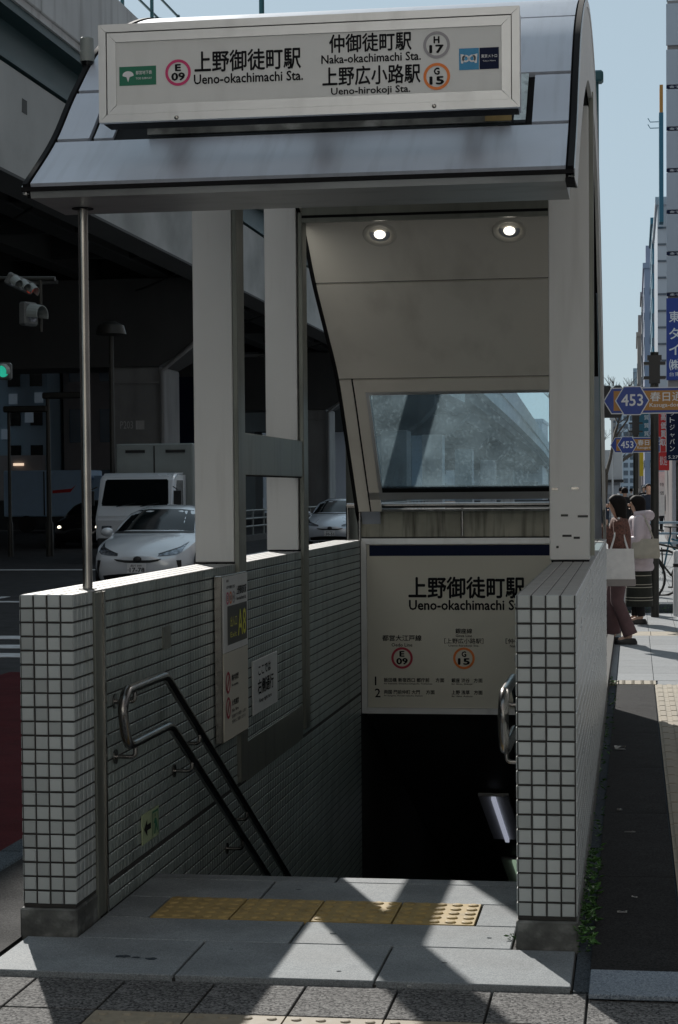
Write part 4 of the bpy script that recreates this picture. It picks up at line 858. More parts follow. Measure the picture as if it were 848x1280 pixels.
# overhead signals
def signal(label, x, y, z, cols, ang, vert=True, face='lamp_glass', s=1.0):
    T = thing('traffic_light', label, 'traffic light', (x, y, z)); n = len(cols)
    M = Matrix.Translation((x, y, z)) @ Matrix.Rotation(ang, 4, 'Z') @ Matrix.Scale(s, 4)
    b = MB()
    if vert: b.box(-0.18, 0.18, 0, 0.16, -0.2*n, 0.2*n, M)
    else: b.box(-0.2*n, 0.2*n, 0, 0.16, -0.18, 0.18, M)
    b.build('housing', 'signal_grey', T, bevel=0.03)
    for i, c in enumerate(cols):
        cx, cz = (0, (n-1-2*i)*0.19) if vert else ((2*i-n+1)*0.19, 0)
        b = MB(); b.add([(cx+0.14*math.cos(2*PI*k/20), -0.012, cz+0.14*math.sin(2*PI*k/20)) for k in range(20)], [tuple(range(20))[::-1]], M); b.build('lens', c, T)
        b = MB(); v = []; f = []
        for k in range(13):
            a = R(-20)+k*R(220)/12; v += [(cx+0.16*math.cos(a), 0, cz+0.16*math.sin(a)), (cx+0.15*math.cos(a), -0.22, cz+0.15*math.sin(a)-0.03), (cx+0.165*math.cos(a), -0.22, cz+0.165*math.sin(a)-0.03), (cx+0.175*math.cos(a), 0, cz+0.175*math.sin(a))]
        for k in range(12):
            for q in range(4): f.append((4*k+q, 4*k+(q+1) % 4, 4*k+4+(q+1) % 4, 4*k+4+q))
        b.add(v, f, M); b.build('visor', 'truck_grey', T)
    return T
tl = signal('three lamp traffic signal hanging under the viaduct, upper of the pair', -9.76, 30, 4.93, ['lamp_glass', 'lamp_glass', 'lamp_red'], R(68), vert=False, s=0.58)
tl.rotation_euler = (0, R(30), 0)
tl2 = signal('single green arrow signal hanging just below the three lamp signal', -9.60, 30, 4.46, ['lamp_glass'], R(70), s=0.95)
gp = thing('signal_mast', 'dark mast holding the signals under the viaduct', 'mast', (-10.6, 30.3, 0)); b = MB(); b.tube([(-11.35, 30.3, -0.15), (-11.35, 30.3, 5.2)], 0.08, 10); b.build('mast', 'pole_dark', gp, smooth=True)
b = MB(); b.tube([(-11.3, 30.3, 5.1), (-9.3, 30.3, 5.05)], 0.04, 8); b.tube([(-9.55, 30.3, 5.05), (-9.55, 30.3, 4.2)], 0.03, 8); b.build('arm', 'pole_dark', gp, smooth=True)
signal('round green signal lamp at the left edge of the picture', -10.1, 30, 3.545, ['lamp_green'], 0, s=0.7)
# median guard fence
GF = thing('guard_fence', 'metal guard fence along the middle of the dark road', 'fence', (-13.2, 60, -0.15))
for k in range(30): 
    b = MB(); b.tube([(-13.2, 64+k*2, -0.15), (-13.2, 64+k*2, 0.95)], 0.04, 6); b.build('post', 'truck_grey', GF)
for z in (0.35, 0.62, 0.9): 
    b = MB(); b.tube([(-13.2, 64, z), (-13.2, 124, z)], 0.035, 6); b.build('rail', 'truck_grey', GF)
b = MB(); b.box(-13.35, -13.05, 63, 125, -0.15, 0.05); b.build('footing', 'concrete_dark', GF)
b = MB(); HG = thing('hedge_fence', 'dark mesh fence across the far side of the road', 'fence', (-26, 84, -0.15)); b.box(-34, -19, 84, 84.1, -0.1, 1.25); b.build('mesh_panel', 'plastic_black', HG)

# ================================================================== VEHICLES
def catmull_rows(rows, n):
    return [crom([r[i] for r in rows], n) for i in range(len(rows[0]))]
def car(name, label, x, y, paint, plate, w=1.76, plate2='品川 500', rz=0.0, face='wedge', lights=False, detail=True):
    """front of the car at local y=0 facing -y; x is the centre"""
    T = thing(name, label, 'car', (x, y, -0.15)); hw = w/2/0.88
    #        y    z_bot  hw_low hw_mid z_mid hw_belt z_belt hw_top z_top
    st = [(0.00, 0.32, 0.46, 0.52, 0.42, 0.48, 0.56, 0.34, 0.62),
          (0.10, 0.20, 0.66, 0.72, 0.42, 0.66, 0.64, 0.48, 0.71),
          (0.32, 0.17, 0.76, 0.83, 0.45, 0.78, 0.74, 0.60, 0.82),
          (0.70, 0.17, 0.80, 0.87, 0.50, 0.82, 0.83, 0.66, 0.93),
          (1.12, 0.17, 0.80, 0.88, 0.52, 0.83, 0.90, 0.70, 1.02),
          (1.60, 0.17, 0.80, 0.88, 0.52, 0.83, 0.93, 0.64, 1.25),
          (2.10, 0.17, 0.80, 0.88, 0.52, 0.83, 0.95, 0.58, 1.43),
          (2.70, 0.17, 0.80, 0.88, 0.52, 0.83, 0.98, 0.56, 1.47),
          (3.40, 0.17, 0.80, 0.88, 0.54, 0.82, 1.02, 0.54, 1.41),
          (4.05, 0.20, 0.78, 0.86, 0.60, 0.78, 1.05, 0.50, 1.22),
          (4.45, 0.28, 0.72, 0.80, 0.65, 0.72, 1.00, 0.44, 1.08),
          (4.54, 0.36, 0.66, 0.74, 0.65, 0.66, 0.95, 0.40, 1.02)]
    rows = []
    for yy, zb, a, m_, zm, bb, zbt, t, zt in st:
        f = hw
        half = [(0, zb), (a*0.9*f, zb), (a*f, zb+0.06), (m_*f, zm), (m_*f*0.985, zm+(zbt-zm)*0.6), (bb*f, zbt), ((bb*0.35+t*0.65)*f, zt-0.05-(zt-zbt)*0.12), (t*f*0.72, zt-0.005), (0, zt+0.015)]
        rows.append([Vector((yy, px, pz)) for px, pz in half])
    n_ = 5
    dense = []                                   # smooth along the length
    for i in range(9): dense.append(crom([r[i] for r in rows], n_))
    ns = len(dense[0]); V_ = []; F_ = []; G_ = []
    nh = 9
    for s in range(ns):
        half = [dense[i][s] for i in range(nh)]
        loop = [(p.y, p.x, p.z) for p in half] + [(-p.y, p.x, p.z) for p in half[-2:0:-1]]
        V_ += loop
    m = 2*nh-2
    for s in range(ns-1):
        for k in range(m): F_.append((s*m+k, s*m+(k+1) % m, (s+1)*m+(k+1) % m, (s+1)*m+k))
    F_ += [tuple(range(m)), tuple(range((ns-1)*m, ns*m))[::-1]]
    bm = MB(); bm.add(V_, F_, Matrix.Translation((x, y, -0.15))); body = bm.build('body', paint, T, smooth=True)
    for e in body.data.polygons: e.use_smooth = True
    bvh = BVHTree.FromPolygons([Vector(v) for v in V_], F_)
    def prj(px, pz, off=0.008):
        h = bvh.ray_cast(Vector((px, -3, pz)), Vector((0, 1, 0)))
        return (px+x, (h[0].y if h[0] else 0.3)-off+y, pz-0.15)
    def patch(top, bot, name_, mat, par=None, off=0.01, nn_=10):
        v = []; f = []
        for k in range(nn_+1):
            t = k/nn_
            def ev(c):
                q = t*(len(c)-1); i = min(int(q), len(c)-2); g = q-i; return (c[i][0]*(1-g)+c[i+1][0]*g, c[i][1]*(1-g)+c[i+1][1]*g)
            a, c = ev(top), ev(bot)
            for j in range(5): g = j/4; v.append(prj(a[0]*(1-g)+c[0]*g, a[1]*(1-g)+c[1]*g, off))
        for k in range(nn_):
            for j in range(4): f.append((k*5+j, k*5+j+1, k*5+6+j, k*5+5+j))
        b = MB(); b.add(v, f); return b.build(name_, mat, par or T, smooth=True)
    # glass: projected straight onto the shell
    ws = patch([(-0.56*hw, 1.375), (-0.3*hw, 1.41), (0.3*hw, 1.41), (0.56*hw, 1.375)], [(-0.70*hw, 1.03), (-0.4*hw, 1.055), (0.4*hw, 1.055), (0.70*hw, 1.03)], 'windshield', 'dark_glass', off=0.012, nn_=12)
    if detail:
        patch([(-0.70*hw, 1.035), (0.70*hw, 1.035)], [(-0.72*hw, 1.0), (0.72*hw, 1.0)], 'cowl', 'plastic_black', off=0.02, nn_=12)
        for s in (-1, 1):
            hl = patch([(s*0.36, 0.655), (s*0.52, 0.71), (s*0.66, 0.76), (s*0.745, 0.845)], [(s*0.35, 0.635), (s*0.52, 0.64), (s*0.66, 0.655), (s*0.73, 0.70)], 'headlight', 'lamp_glass', off=0.014)
            patch([(s*0.35, 0.672), (s*0.52, 0.728), (s*0.66, 0.778), (s*0.745, 0.86)], [(s*0.36, 0.655), (s*0.52, 0.71), (s*0.66, 0.76), (s*0.745, 0.845)], 'headlight_rim', 'plastic_black', hl, off=0.016)
            patch([(s*0.66, 0.56), (s*0.735, 0.56)], [(s*0.72, 0.30), (s*0.745, 0.30)], 'fog_slot', 'plastic_black', off=0.015, nn_=4)
            # mirrors
            b = MB(); b.ball((x+s*(0.80*hw+0.16), y+1.55, 0.86), (0.12, 0.07, 0.08), 12, 8); b.tube([(x+s*0.78*hw, y+1.55, 0.80), (x+s*(0.80*hw+0.10), y+1.55, 0.82)], 0.03, 6); b.build('wing_mirror', paint if s < 0 else 'plastic_black', T, smooth=True)
            v = []; pts = [(1.35, 1.0), (1.75, 1.02), (2.6, 1.05), (3.5, 1.1), (3.9, 1.12), (3.4, 1.30), (2.7, 1.37), (2.15, 1.33), (1.75, 1.17)]
            for yy, zz in pts:
                h = bvh.ray_cast(Vector((s*3, yy, zz)), Vector((-s, 0, 0))); v.append(((h[0].x if h[0] else s*0.7)+s*0.012+x, yy+y, zz-0.15))
            b = MB(); b.add(v, [tuple(range(len(v)))]); b.build('side_window', 'dark_glass', T)
        patch([(-0.42, 0.585), (-0.2, 0.56), (0.2, 0.56), (0.42, 0.585)], [(-0.36, 0.545), (-0.2, 0.515), (0.2, 0.515), (0.36, 0.545)], 'upper_grille', 'plastic_black', off=0.012)
        patch([(-0.62, 0.30), (-0.3, 0.33), (0.3, 0.33), (0.62, 0.30)], [(-0.60, 0.20), (-0.3, 0.22), (0.3, 0.22), (0.60, 0.20)], 'lower_grille', 'plastic_black', off=0.014)
        b = MB(); b.tube([Vector(prj(-0.60+k*0.12, 0.195, 0.03)) for k in range(11)], 0.012, 6); b.build('chin_trim', 'alu_frame', T)
        b = MB(); cy_ = prj(0, 0.58)[1]; b.ball((x, cy_-0.005, 0.425), (0.075, 0.02, 0.055), 16, 8); em = b.build('emblem', 'plastic_black', T, smooth=True)
        b = MB(); b.box(x-0.165, x+0.165, cy_-0.075, cy_-0.062, 0.195, 0.36); pl = b.build('number_plate', 'white_paint', T, bevel=0.004)
        if plate:
            text(plate, 'ink', pl, (x-0.115, cy_-0.075, 0.212), U, V, w=0.255, h=0.075, bold=0.03); text(plate2, 'ink', pl, (x-0.10, cy_-0.075, 0.305), U, V, w=0.19, h=0.035, bold=0.02); text('わ', 'ink', pl, (x-0.152, cy_-0.075, 0.235), U, V, h=0.025, bold=0.02)
    for yy in (0.86, 3.58):
        for s in (-1, 1):
            xc = x+s*(0.80*hw)
            b = MB(); M = Matrix.Translation((xc, y+yy, 0.17)) @ Matrix.Rotation(R(90), 4, 'Y')
            b.loft([(-0.10, 0, 0, 0.30, 0.30), (-0.09, 0, 0, 0.32, 0.32), (0.09, 0, 0, 0.32, 0.32), (0.10, 0, 0, 0.30, 0.30)], 28, M); wh = b.build('wheel', 'tyre', T, smooth=True)
            b = MB(); b.loft([(0.095*s, 0, 0, 0.21, 0.21), (0.112*s, 0, 0, 0.20, 0.20)], 20, M); b.build('rim', 'alu_frame', wh)
            b = MB(); M2 = Matrix.Translation((xc, y+yy, 0.20)) @ Matrix.Rotation(R(90), 4, 'Y'); b.loft([(-0.08, 0, 0, 0.375, 0.375), (0.078, 0, 0, 0.375, 0.375)], 28, M2); b.build('wheel_arch', 'plastic_black', T)
    if lights:
        for s in (-1, 1):
            b = MB(); b.ball(prj(s*0.6, 0.66, 0.03), (0.06, 0.03, 0.05), 10, 6); b.build('headlight', 'head_lamp', T, smooth=True)
    return T
car('parked_car', 'pale silver hatchback facing the camera with number plate 17-78, in front of the white truck', -8.32, 31.6, 'car_white', '17-78')
car('parked_car', 'silver car further back on the road, seen just right of the second white column', -9.12, 57.5, 'car_silver', '30-51')
car('taxi', 'dark car with its lamps lit, half hidden behind the round post at the left', -16.9, 57, 'car_black', '', lights=True, detail=False)
# white delivery truck
TR = thing('delivery_truck', 'white light truck with a grey box body standing behind the pale silver hatchback', 'truck', (-11.9, 45, -0.15))
x0, x1, y0 = -12.88, -11.0, 45.0
b = MB(); prof = [(y0+0.0, 0.35), (y0-0.05, 0.95), (y0+0.18, 1.30), (y0+0.42, 1.92), (y0+0.65, 2.03), (y0+1.6, 2.05), (y0+1.6, 0.35)]
b.prism(prof, x0, x1, 'x'); cab = b.build('cab', 'car_white', TR, bevel=0.06, seg=3, smooth=True)
b = MB(); b.add([(x0+0.10, y0+0.14, 1.22), (x1-0.10, y0+0.14, 1.22), (x1-0.16, y0+0.395, 1.88), (x0+0.16, y0+0.395, 1.88)], [(0, 1, 2, 3)]); 
v = b.v; b = MB(); b.add([(p[0], p[1]-0.022, p[2]) for p in v] + [(p[0], p[1]+0.03, p[2]) for p in v], [(0, 1, 2, 3), (4, 7, 6, 5), (0, 4, 5, 1), (1, 5, 6, 2), (2, 6, 7, 3), (3, 7, 4, 0)]); b.build('windshield', 'dark_glass', TR, bevel=0.03, seg=2)
b = MB(); b.prism([(y0+0.35, 1.22), (y0+1.25, 1.22), (y0+1.25, 1.85), (y0+0.62, 1.85)], x1-0.01, x1+0.006, 'x'); b.build('side_window', 'dark_glass', TR)
b = MB(); b.box(x0+0.05, x1-0.05, y0-0.09, y0+0.1, 0.18, 0.46); b.build('bumper', 'plastic_black', TR, bevel=0.03)
for xx in (x0+0.16, x1-0.42): 
    b = MB(); b.box(xx, xx+0.26, y0-0.06, y0+0.02, 0.58, 0.76); b.build('headlight', 'lamp_glass', TR, bevel=0.02)
for s, xx in ((-1, x0), (1, x1)):
    b = MB(); b.box(xx+s*0.05, xx+s*0.24, y0+0.05, y0+0.12, 1.25, 1.6); b.tube([(xx, y0+0.2, 1.7), (xx+s*0.15, y0+0.1, 1.62)], 0.015, 6); b.build('wing_mirror', 'plastic_black', TR, bevel=0.02)
b = MB(); b.tube([(x0+0.5, y0+0.06, 1.22), (x0+0.95, y0+0.11, 1.30)], 0.012, 6); b.tube([(x0+1.1, y0+0.06, 1.22), (x0+1.55, y0+0.11, 1.30)], 0.012, 6); b.build('wiper', 'plastic_black', TR)
b = MB(); b.box(x0+0.04, x1+0.14, y0+1.75, y0+7.2, 0.45, 2.78); bx_ = b.build('box_body', 'truck_grey', TR, bevel=0.03)
b = MB(); b.box(-11.86, -11.83, y0+1.73, y0+1.76, 0.5, 2.72); b.build('box_seam', 'plastic_black', TR)
for xx in (x0+0.30, x1-0.55): 
    b = MB(); b.box(xx, xx+0.5, y0+1.72, y0+1.76, 2.55, 2.62); b.build('box_vent', 'plastic_black', TR)
for k in range(26):
    b = MB(); b.box(x1+0.135, x1+0.165, y0+2.0, y0+7.0, 0.62+k*0.08, 0.665+k*0.08); b.build('side_slat', 'white_paint', TR)
b = MB(); b.prism([(y0+2.6, 1.2), (y0+3.6, 1.5), (y0+3.9, 2.4), (y0+3.2, 2.5), (y0+3.0, 1.9)], x1+0.166, x1+0.170, 'x'); b.build('side_print', 'red_banner', TR)
for yy in (0.9, 5.8):
    for xx in (x0+0.15, x1-0.15):
        b = MB(); M = Matrix.Translation((xx, y0+yy, 0.2)) @ Matrix.Rotation(R(90), 4, 'Y'); b.loft([(-0.11, 0, 0, 0.34, 0.34), (0.11, 0, 0, 0.34, 0.34)], 22, M); b.build('wheel', 'tyre', TR)
# pale blue truck far behind
BT = thing('box_truck', 'pale blue box truck far back, left of the round post', 'truck', (-25.5, 80, -0.15))
b = MB(); b.box(-27.0, -23.2, 80, 82.2, 0.55, 2.55); b.build('box_body', 'car_blue', BT, bevel=0.04)
b = MB(); b.box(-23.15, -21.4, 80.05, 82.1, 0.4, 2.3); b.build('cab', 'car_blue', BT, bevel=0.15, seg=2)
b = MB(); b.box(-22.6, -21.8, 80.0, 80.06, 1.4, 2.0); b.build('side_window', 'dark_glass', BT)
b = MB(); b.box(-27.0, -21.5, 80.1, 82, 0.2, 0.54); b.build('chassis', 'plastic_black', BT)
for xx in (-26, -24, -22.2): 
    b = MB(); M = Matrix.Translation((xx, 80.1, 0.22)) @ Matrix.Rotation(R(90), 4, 'X'); b.loft([(-0.1, 0, 0, 0.37, 0.37), (0.1, 0, 0, 0.37, 0.37)], 20, M); b.build('wheel', 'tyre', BT)
b = MB(); b.prism([(-24.8, 1.55), (-24.0, 1.6), (-23.75, 1.9), (-23.95, 1.75), (-24.8, 1.68)], 79.985, 79.998, 'y'); b.build('side_print', 'red_banner', BT)
b = MB(); b.box(-25.2, -25.15, 79.98, 80.0, 0.6, 2.5); b.build('door_seam', 'plastic_black', BT)

# ================================================================== THE STREET ON THE RIGHT
def tower(label, px_x0, y0, y1, zt, mat, x1, name='office_tower', fx=3.0, fz=3.6, **k):
    return facade_box(name, label, px_x0, x1, y0, y1, zt, mat, fx=fx, fz=fz, zb=0.0, **k)
tower('pale tiled building with fine floor lines behind the tall signboard', 1.63, 130, 150, 20.4, 'facade_light', 9, fx=0.55, fz=1.1, hfrac=0.12, wfrac=0.95, left=True)
tower('slim teal glass tower with a stepped edge on the right of the street', 1.58, 160, 176, 23.2, 'facade_teal', 9, fx=1.2, fz=2.0, wfrac=0.9, hfrac=0.35)
tower('lavender grey tower with a narrow top between the teal and beige towers', 1.10, 190, 215, 23.0, 'facade_lavender', 9, fx=2, fz=2.4, hfrac=0.3)
tower('beige tower with a grey top near the end of the street', 0.52, 230, 250, 19.5, 'facade_beige', 9, fx=2, fz=2.4, hfrac=0.3)
b = MB(); TT = thing('roof_structure', 'small grey block on top of the beige tower', 'roof block', (3, 235, 19.9)); b.box(0.6, 4, 231, 240, 20.02, 22.1); b.build('block', 'facade_brown', TT)
b = MB(); T2 = thing('roof_structure', 'small pale block on top of the lavender tower', 'roof block', (4, 200, 23.4)); b.box(1.25, 3.5, 191, 196, 23.52, 25.3); b.tube([(1.9, 192, 25.3), (1.9, 192, 27)], 0.05, 6); b.build('block', 'facade_lavender', T2)
tower('brownish tower just left of the lavender one', 0.95, 216, 228, 22.8, 'facade_brown', 9, fx=2, fz=2.4, hfrac=0.3)
tower('grey blue low tower at the far end of the street', 0.15, 260, 290, 17.1, 'facade_blue', 12, fx=1.5, fz=2.2)
tower('pale blue glass block closing the street behind the bare tree', -2.6, 300, 330, 13.0, 'facade_light', 0.3, fx=0.8, fz=1.2, wfrac=0.7, hfrac=0.6, left=False)
tower('pinkish brick block behind the bare branches on the street', -3.6, 320, 340, 15.5, 'facade_beige', -1.0, fx=0.8, fz=1.4, left=False)
# stacked signboard
SB = thing('stacked_signboard', 'very tall projecting signboard of blank pale panels above a blue one lettered in white', 'signboard', (2.5, 110, 0))
b = MB(); b.box(1.95, 5.2, 110.15, 111.0, 0, 28.9); b.build('frame', 'facade_brown', SB)
zz = [28.71, 26.1, 23.77, 21.46, 19.1, 16.8, 14.5, 12.29]
edges = [28.7, 26.15, 23.95, 21.62, 19.3, 16.98, 14.65, 12.35]
for k in range(7):
    b = MB(); b.box(1.88, 4.9, 110, 110.14, edges[k+1]+0.22, edges[k]-0.02); b.build('blank_panel', 'billboard', SB, bevel=0.02)
    if k > 0:
        b = MB(); b.box(1.88, 4.9, 110.01, 110.14, edges[k+1]+0.02, edges[k+1]+0.20); lb = b.build('name_strip', 'navy', SB); text('金子', 'ink_white', lb, (2.05, 110.01, edges[k+1]+0.04), U, V, w=0.6, h=0.13)
b = MB(); b.box(1.86, 4.9, 110, 110.14, 7.65, 12.25); bl = b.build('blue_panel', 'sign_blue', SB)
for ch, z in (('東', 10.85), ('タ', 9.90), ('イ', 9.02), ('㈱', 8.15)): text(ch, 'ink_white', bl, (2.02, 110, z+0.05), U, V, w=0.58, h=0.62, bold=0.03)
text('台東', 'ink_white', bl, (2.02, 110, 7.86), U, V, w=0.6, h=0.24)
b = MB(); b.tube([(1.95, 110.5, 28.9), (1.95, 110.5, 29.6)], 0.04, 6); b.tube([(1.95, 110.5, 29.55), (5, 110.5, 29.55)], 0.04, 6); b.build('top_rail', 'facade_teal', SB)
S3 = thing('strip_signboard', 'thin vertical sign with a gold top and teal lower part beside the tall signboard', 'signboard', (1.8, 128, 0))
b = MB(); b.box(1.76, 1.98, 128, 129.5, 26.1, 27.9); b.build('gold_top', 'sign_brown', S3); b = MB(); b.box(1.72, 2.0, 128, 129.5, 19, 26.1); b.build('teal_part', 'facade_teal', S3)
b = MB(); b.tube([(1.7, 128, 25.5), (1.15, 128, 25.5), (1.0, 128, 25.75)], 0.03, 6); b.tube([(1.7, 128, 25.1), (1.15, 128, 25.1), (1.0, 128, 25.35)], 0.03, 6); b.build('rod', 'facade_teal', S3)
# low shops on the right
SH = thing('corner_shop', 'dark fronted shop with a beige curved awning at the right edge of the street', 'shop', (2.4, 50, 0))
b = MB(); b.box(0.98, 4, 50, 62, 0, 3.3); b.build('wall', 'facade_brown', SH)
b = MB(); b.prism([(47.8, 2.35), (48.6, 2.9), (49.99, 3.1), (49.99, 2.95), (48.7, 2.75), (47.9, 2.25)], 0.95, 4, 'x'); b.build('awning', 'coat_beige', SH)
b = MB(); b.box(1.1, 3.8, 49.92, 49.995, 0.1, 2.2); b.build('shop_window', 'dark_glass', SH); b = MB(); b.box(0.99, 1.08, 49.85, 49.99, 0, 2.3); b.build('door_frame', 'facade_light', SH)
BN = thing('vertical_banner', 'dark navy banner with white katakana hanging right of the red banner', 'banner', (1.0, 45, 2.2)); b = MB(); b.box(0.755, 1.35, 45, 45.05, 2.2, 3.55); bn = b.build('cloth', 'navy', BN)
for k, ch in enumerate('ホットジャパン'): text(ch, 'ink_white', bn, (0.835, 45, 3.40-k*0.165), U, V, w=0.11, h=0.12 if ch not in 'ッャ' else 0.08)
text('5.27', 'ink_white', bn, (0.80, 45, 2.24), U, V, w=0.22, h=0.07)
RB = thing('vertical_banner', 'red banner with white characters right of the tall dark sign pole', 'banner', (0.68, 44, 2.0)); b = MB(); b.box(0.555, 0.76, 46, 46.05, 2.42, 3.35); rb = b.build('cloth', 'red_banner', RB); b = MB(); b.box(0.565, 0.84, 46, 46.05, 1.98, 2.415); b.build('cloth', 'red_banner', RB)
for k, ch in enumerate('高価買取'): text(ch, 'ink_white', rb, (0.645, 46, 3.16-k*0.20), U, V, w=0.11, h=0.16, bold=0.03)
text('歓迎', 'ink_white', rb, (0.62, 46, 2.10), U, V, w=0.17, h=0.22)
b = MB(); b.tube([(0.548, 46.03, 0), (0.548, 46.03, 3.4)], 0.012, 6); b.build('banner_pole', 'white_paint', RB)
WB = thing('vertical_banner', 'narrow white banner below the red one', 'banner', (0.62, 46.5, 1)); b = MB(); b.box(0.60, 0.74, 46.5, 46.54, 0.9, 1.95); wb = b.build('cloth', 'canvas_white', WB); text('特', 'ink', wb, (0.63, 46.5, 1.6), U, V, h=0.09); text('価', 'ink', wb, (0.63, 46.5, 1.4), U, V, h=0.09)
YB_ = thing('vertical_banner', 'small yellow banner between the two sign poles', 'banner', (0.3, 70, 2)); b = MB(); b.box(0.22, 0.36, 70, 70.05, 2.0, 3.1); b.build('cloth', 'yellow_banner', YB_)
BB = thing('vertical_banner', 'blue and white vertical sign above the far route sign', 'signboard', (0.3, 80, 3)); b = MB(); b.box(0.24, 0.62, 80, 80.1, 3.1, 5.0); q_ = b.build('board', 'facade_teal', BB)
for k in range(5): text('質', 'ink_white', q_, (0.44, 80, 4.7-k*0.33), U, V, h=0.2)
# route signs
def route_sign(label, px, Y, xs, zc, hh, x_r, pole_top, pr, extra=False):
    """px: pole x; xs: hexagon centre x; sign hangs left of and across the pole"""
    T = thing('route_sign', label, 'road sign', (px, Y, 0)); s = hh/0.34
    b = MB(); b.tube([(px, Y+0.1, 0), (px, Y+0.1, pole_top)], pr, 14); b.build('pole', 'pole_dark', T, smooth=True)
    b = MB(); b.box(px-pr*1.7, px+pr*1.7, Y+0.02, Y+0.18, pole_top-0.10, pole_top-0.04); b.box(px-pr*2.6, px+pr*2.6, Y+0.03, Y+0.17, zc+hh*0.75, zc+hh*0.85); b.box(px-pr*2.6, px+pr*2.6, Y+0.03, Y+0.17, zc+hh*1.25, zc+hh*1.35); b.box(px-pr*1.3, px+pr*1.3, Y+0.02, Y+0.18, zc+hh*0.6, pole_top-0.1); b.build('clamp', 'plastic_black', T)
    h = hh*0.46; xl = xs-hh*1.0
    def plate(poly, y, mat, nm, th=0.012): bb = MB(); bb.prism(poly, Y+y, Y+y+th, 'y'); return bb.build(nm, mat, T)
    def panel(g): return [(xl+g*1.2, zc), (xl+hh*0.28+g*0.5, zc+h-g), (x_r-g, zc+h-g), (x_r-g, zc-h+g), (xl+hh*0.28+g*0.5, zc-h+g)]
    plate(panel(0), 0.0, 'white_paint', 'panel_edge'); plate(panel(0.012*s), -0.003, 'sign_blue', 'blue_panel', 0.003)
    pn = plate([(xl+hh*0.36, zc+h-0.04*s), (x_r-0.045*s, zc+h-0.04*s), (x_r-0.045*s, zc-h+0.04*s), (xl+hh*0.36, zc-h+0.04*s)], -0.006, 'sign_brown', 'brown_field', 0.003)
    hexa = lambda r: [(xs+r*1.14*math.cos(R(60*k)), zc+r*math.sin(R(60*k))*1.12) for k in range(6)]
    plate(hexa(hh*0.52), -0.022, 'white_paint', 'shield_edge', 0.014); sh_ = plate(hexa(hh*0.485), -0.026, 'sign_blue', 'shield', 0.004)
    text('453', 'ink_white', sh_, (xs-hh*0.37, Y-0.026, zc-hh*0.18), U, V, w=hh*0.74, h=hh*0.40, bold=0.03)
    text('春日通り', 'ink_white', pn, (xs+hh*0.62, Y-0.006, zc-hh*0.03), U, V, w=hh*1.42, h=hh*0.32, bold=0.02)
    text('Kasuga-dori', 'ink_white', pn, (xs+hh*0.60, Y-0.006, zc-hh*0.27), U, V, w=hh*1.05, h=hh*0.18, bold=0.015)
    return T
route_sign('near route 453 sign with brown street name plate on the thick dark pole', 0.255, 23.4, -0.012, 2.615, 0.345, 1.18, 3.20, 0.05)
route_sign('far smaller route 453 sign on the thinner dark pole behind the near one', 0.05, 40, -0.125, 2.455, 0.345, 0.55, 3.15, 0.055)
# pedestrian signal seen from the side, by the canopy edge
PS = thing('pedestrian_signal', 'dark pedestrian signal heads seen from behind, just right of the canopy', 'traffic light', (-0.7, 60, 4)); b = MB()
for xx in (-0.95, -0.60): b.box(xx, xx+0.26, 60, 60.3, 4.05, 4.75)
b.box(-1.1, -0.35, 60.1, 60.2, 3.75, 4.1); b.build('housing', 'plastic_black', PS, bevel=0.05)
b = MB(); b.tube([(-1.0, 60.15, 0), (-1.0, 60.15, 4.9)], 0.07, 8); b.build('pole', 'pole_dark', PS)
street_lamp('tall teal lamp post rising beside the right edge of the canopy', -0.56, 30, 7.85, -0.1, mat='teal_post', r=0.06, head='arm', bz=0.0)
street_lamp('distant white lamp post near the white kiosk', -0.9, 85, 4.6, 0.2, mat='white_paint', r=0.04, head='arm', bz=0.0)
KB = thing('kiosk', 'small white upper storey building above a grey glazed kiosk by the canopy edge', 'building', (-1.0, 90, 0))
b = MB(); b.box(-2.6, -0.52, 90, 96, 1.98, 3.35); b.build('upper_wall', 'white_paint', KB); b = MB(); b.box(-0.93, -0.91, 89.97, 90.0, 2.0, 3.33); b.build('panel_seam', 'plastic_black', KB)
b = MB(); b.box(-2.6, -0.45, 89.8, 96, 1.85, 1.975); b.build('eaves', 'plastic_black', KB)
b = MB(); b.box(-2.5, -0.62, 90.05, 95.8, 0, 1.845); b.build('lower_wall', 'facade_grey', KB)
for xx in (-1.36, -0.98): 
    b = MB(); b.box(xx, xx+0.32, 90.0, 90.06, 0.2, 1.05); b.build('glazing', 'facade_light', KB); b = MB(); b.box(xx, xx+0.32, 90.0, 90.06, 1.3, 1.72); b.build('glazing', 'facade_light', KB)
# low rails, bollard, bicycle and planter
RR = thing('pipe_railing', 'pale blue pipe railing across the pavement behind the bollard', 'railing', (1.2, 30.5, 0))
for z in (1.02, 0.85, 0.70): 
    b = MB(); b.tube([(0.0, 30.5, z), (4.0, 30.5, z)], 0.019, 8); b.build('rail', 'facade_blue', RR, smooth=True)
for xx in (0.0, 2.0, 4.0): 
    b = MB(); b.tube([(xx, 30.5, 0), (xx, 30.5, 1.03)], 0.022, 8); b.build('post', 'facade_blue', RR, smooth=True)
BO = thing('bollard', 'white cylindrical bollard with a dark band at the right edge of the picture', 'bollard', (0.54, 23.6, 0))
b = MB(); b.loft([(0.0, 0.56, 23.7, 0.085, 0.085), (0.78, 0.56, 23.7, 0.085, 0.085), (0.80, 0.56, 23.7, 0.07, 0.07)], 24); b.build('post', 'white_paint', BO, smooth=True)
b = MB(); b.loft([(0.60, 0.56, 23.7, 0.0868, 0.0868), (0.64, 0.56, 23.7, 0.0868, 0.0868)], 24); b.build('band', 'plastic_black', BO)
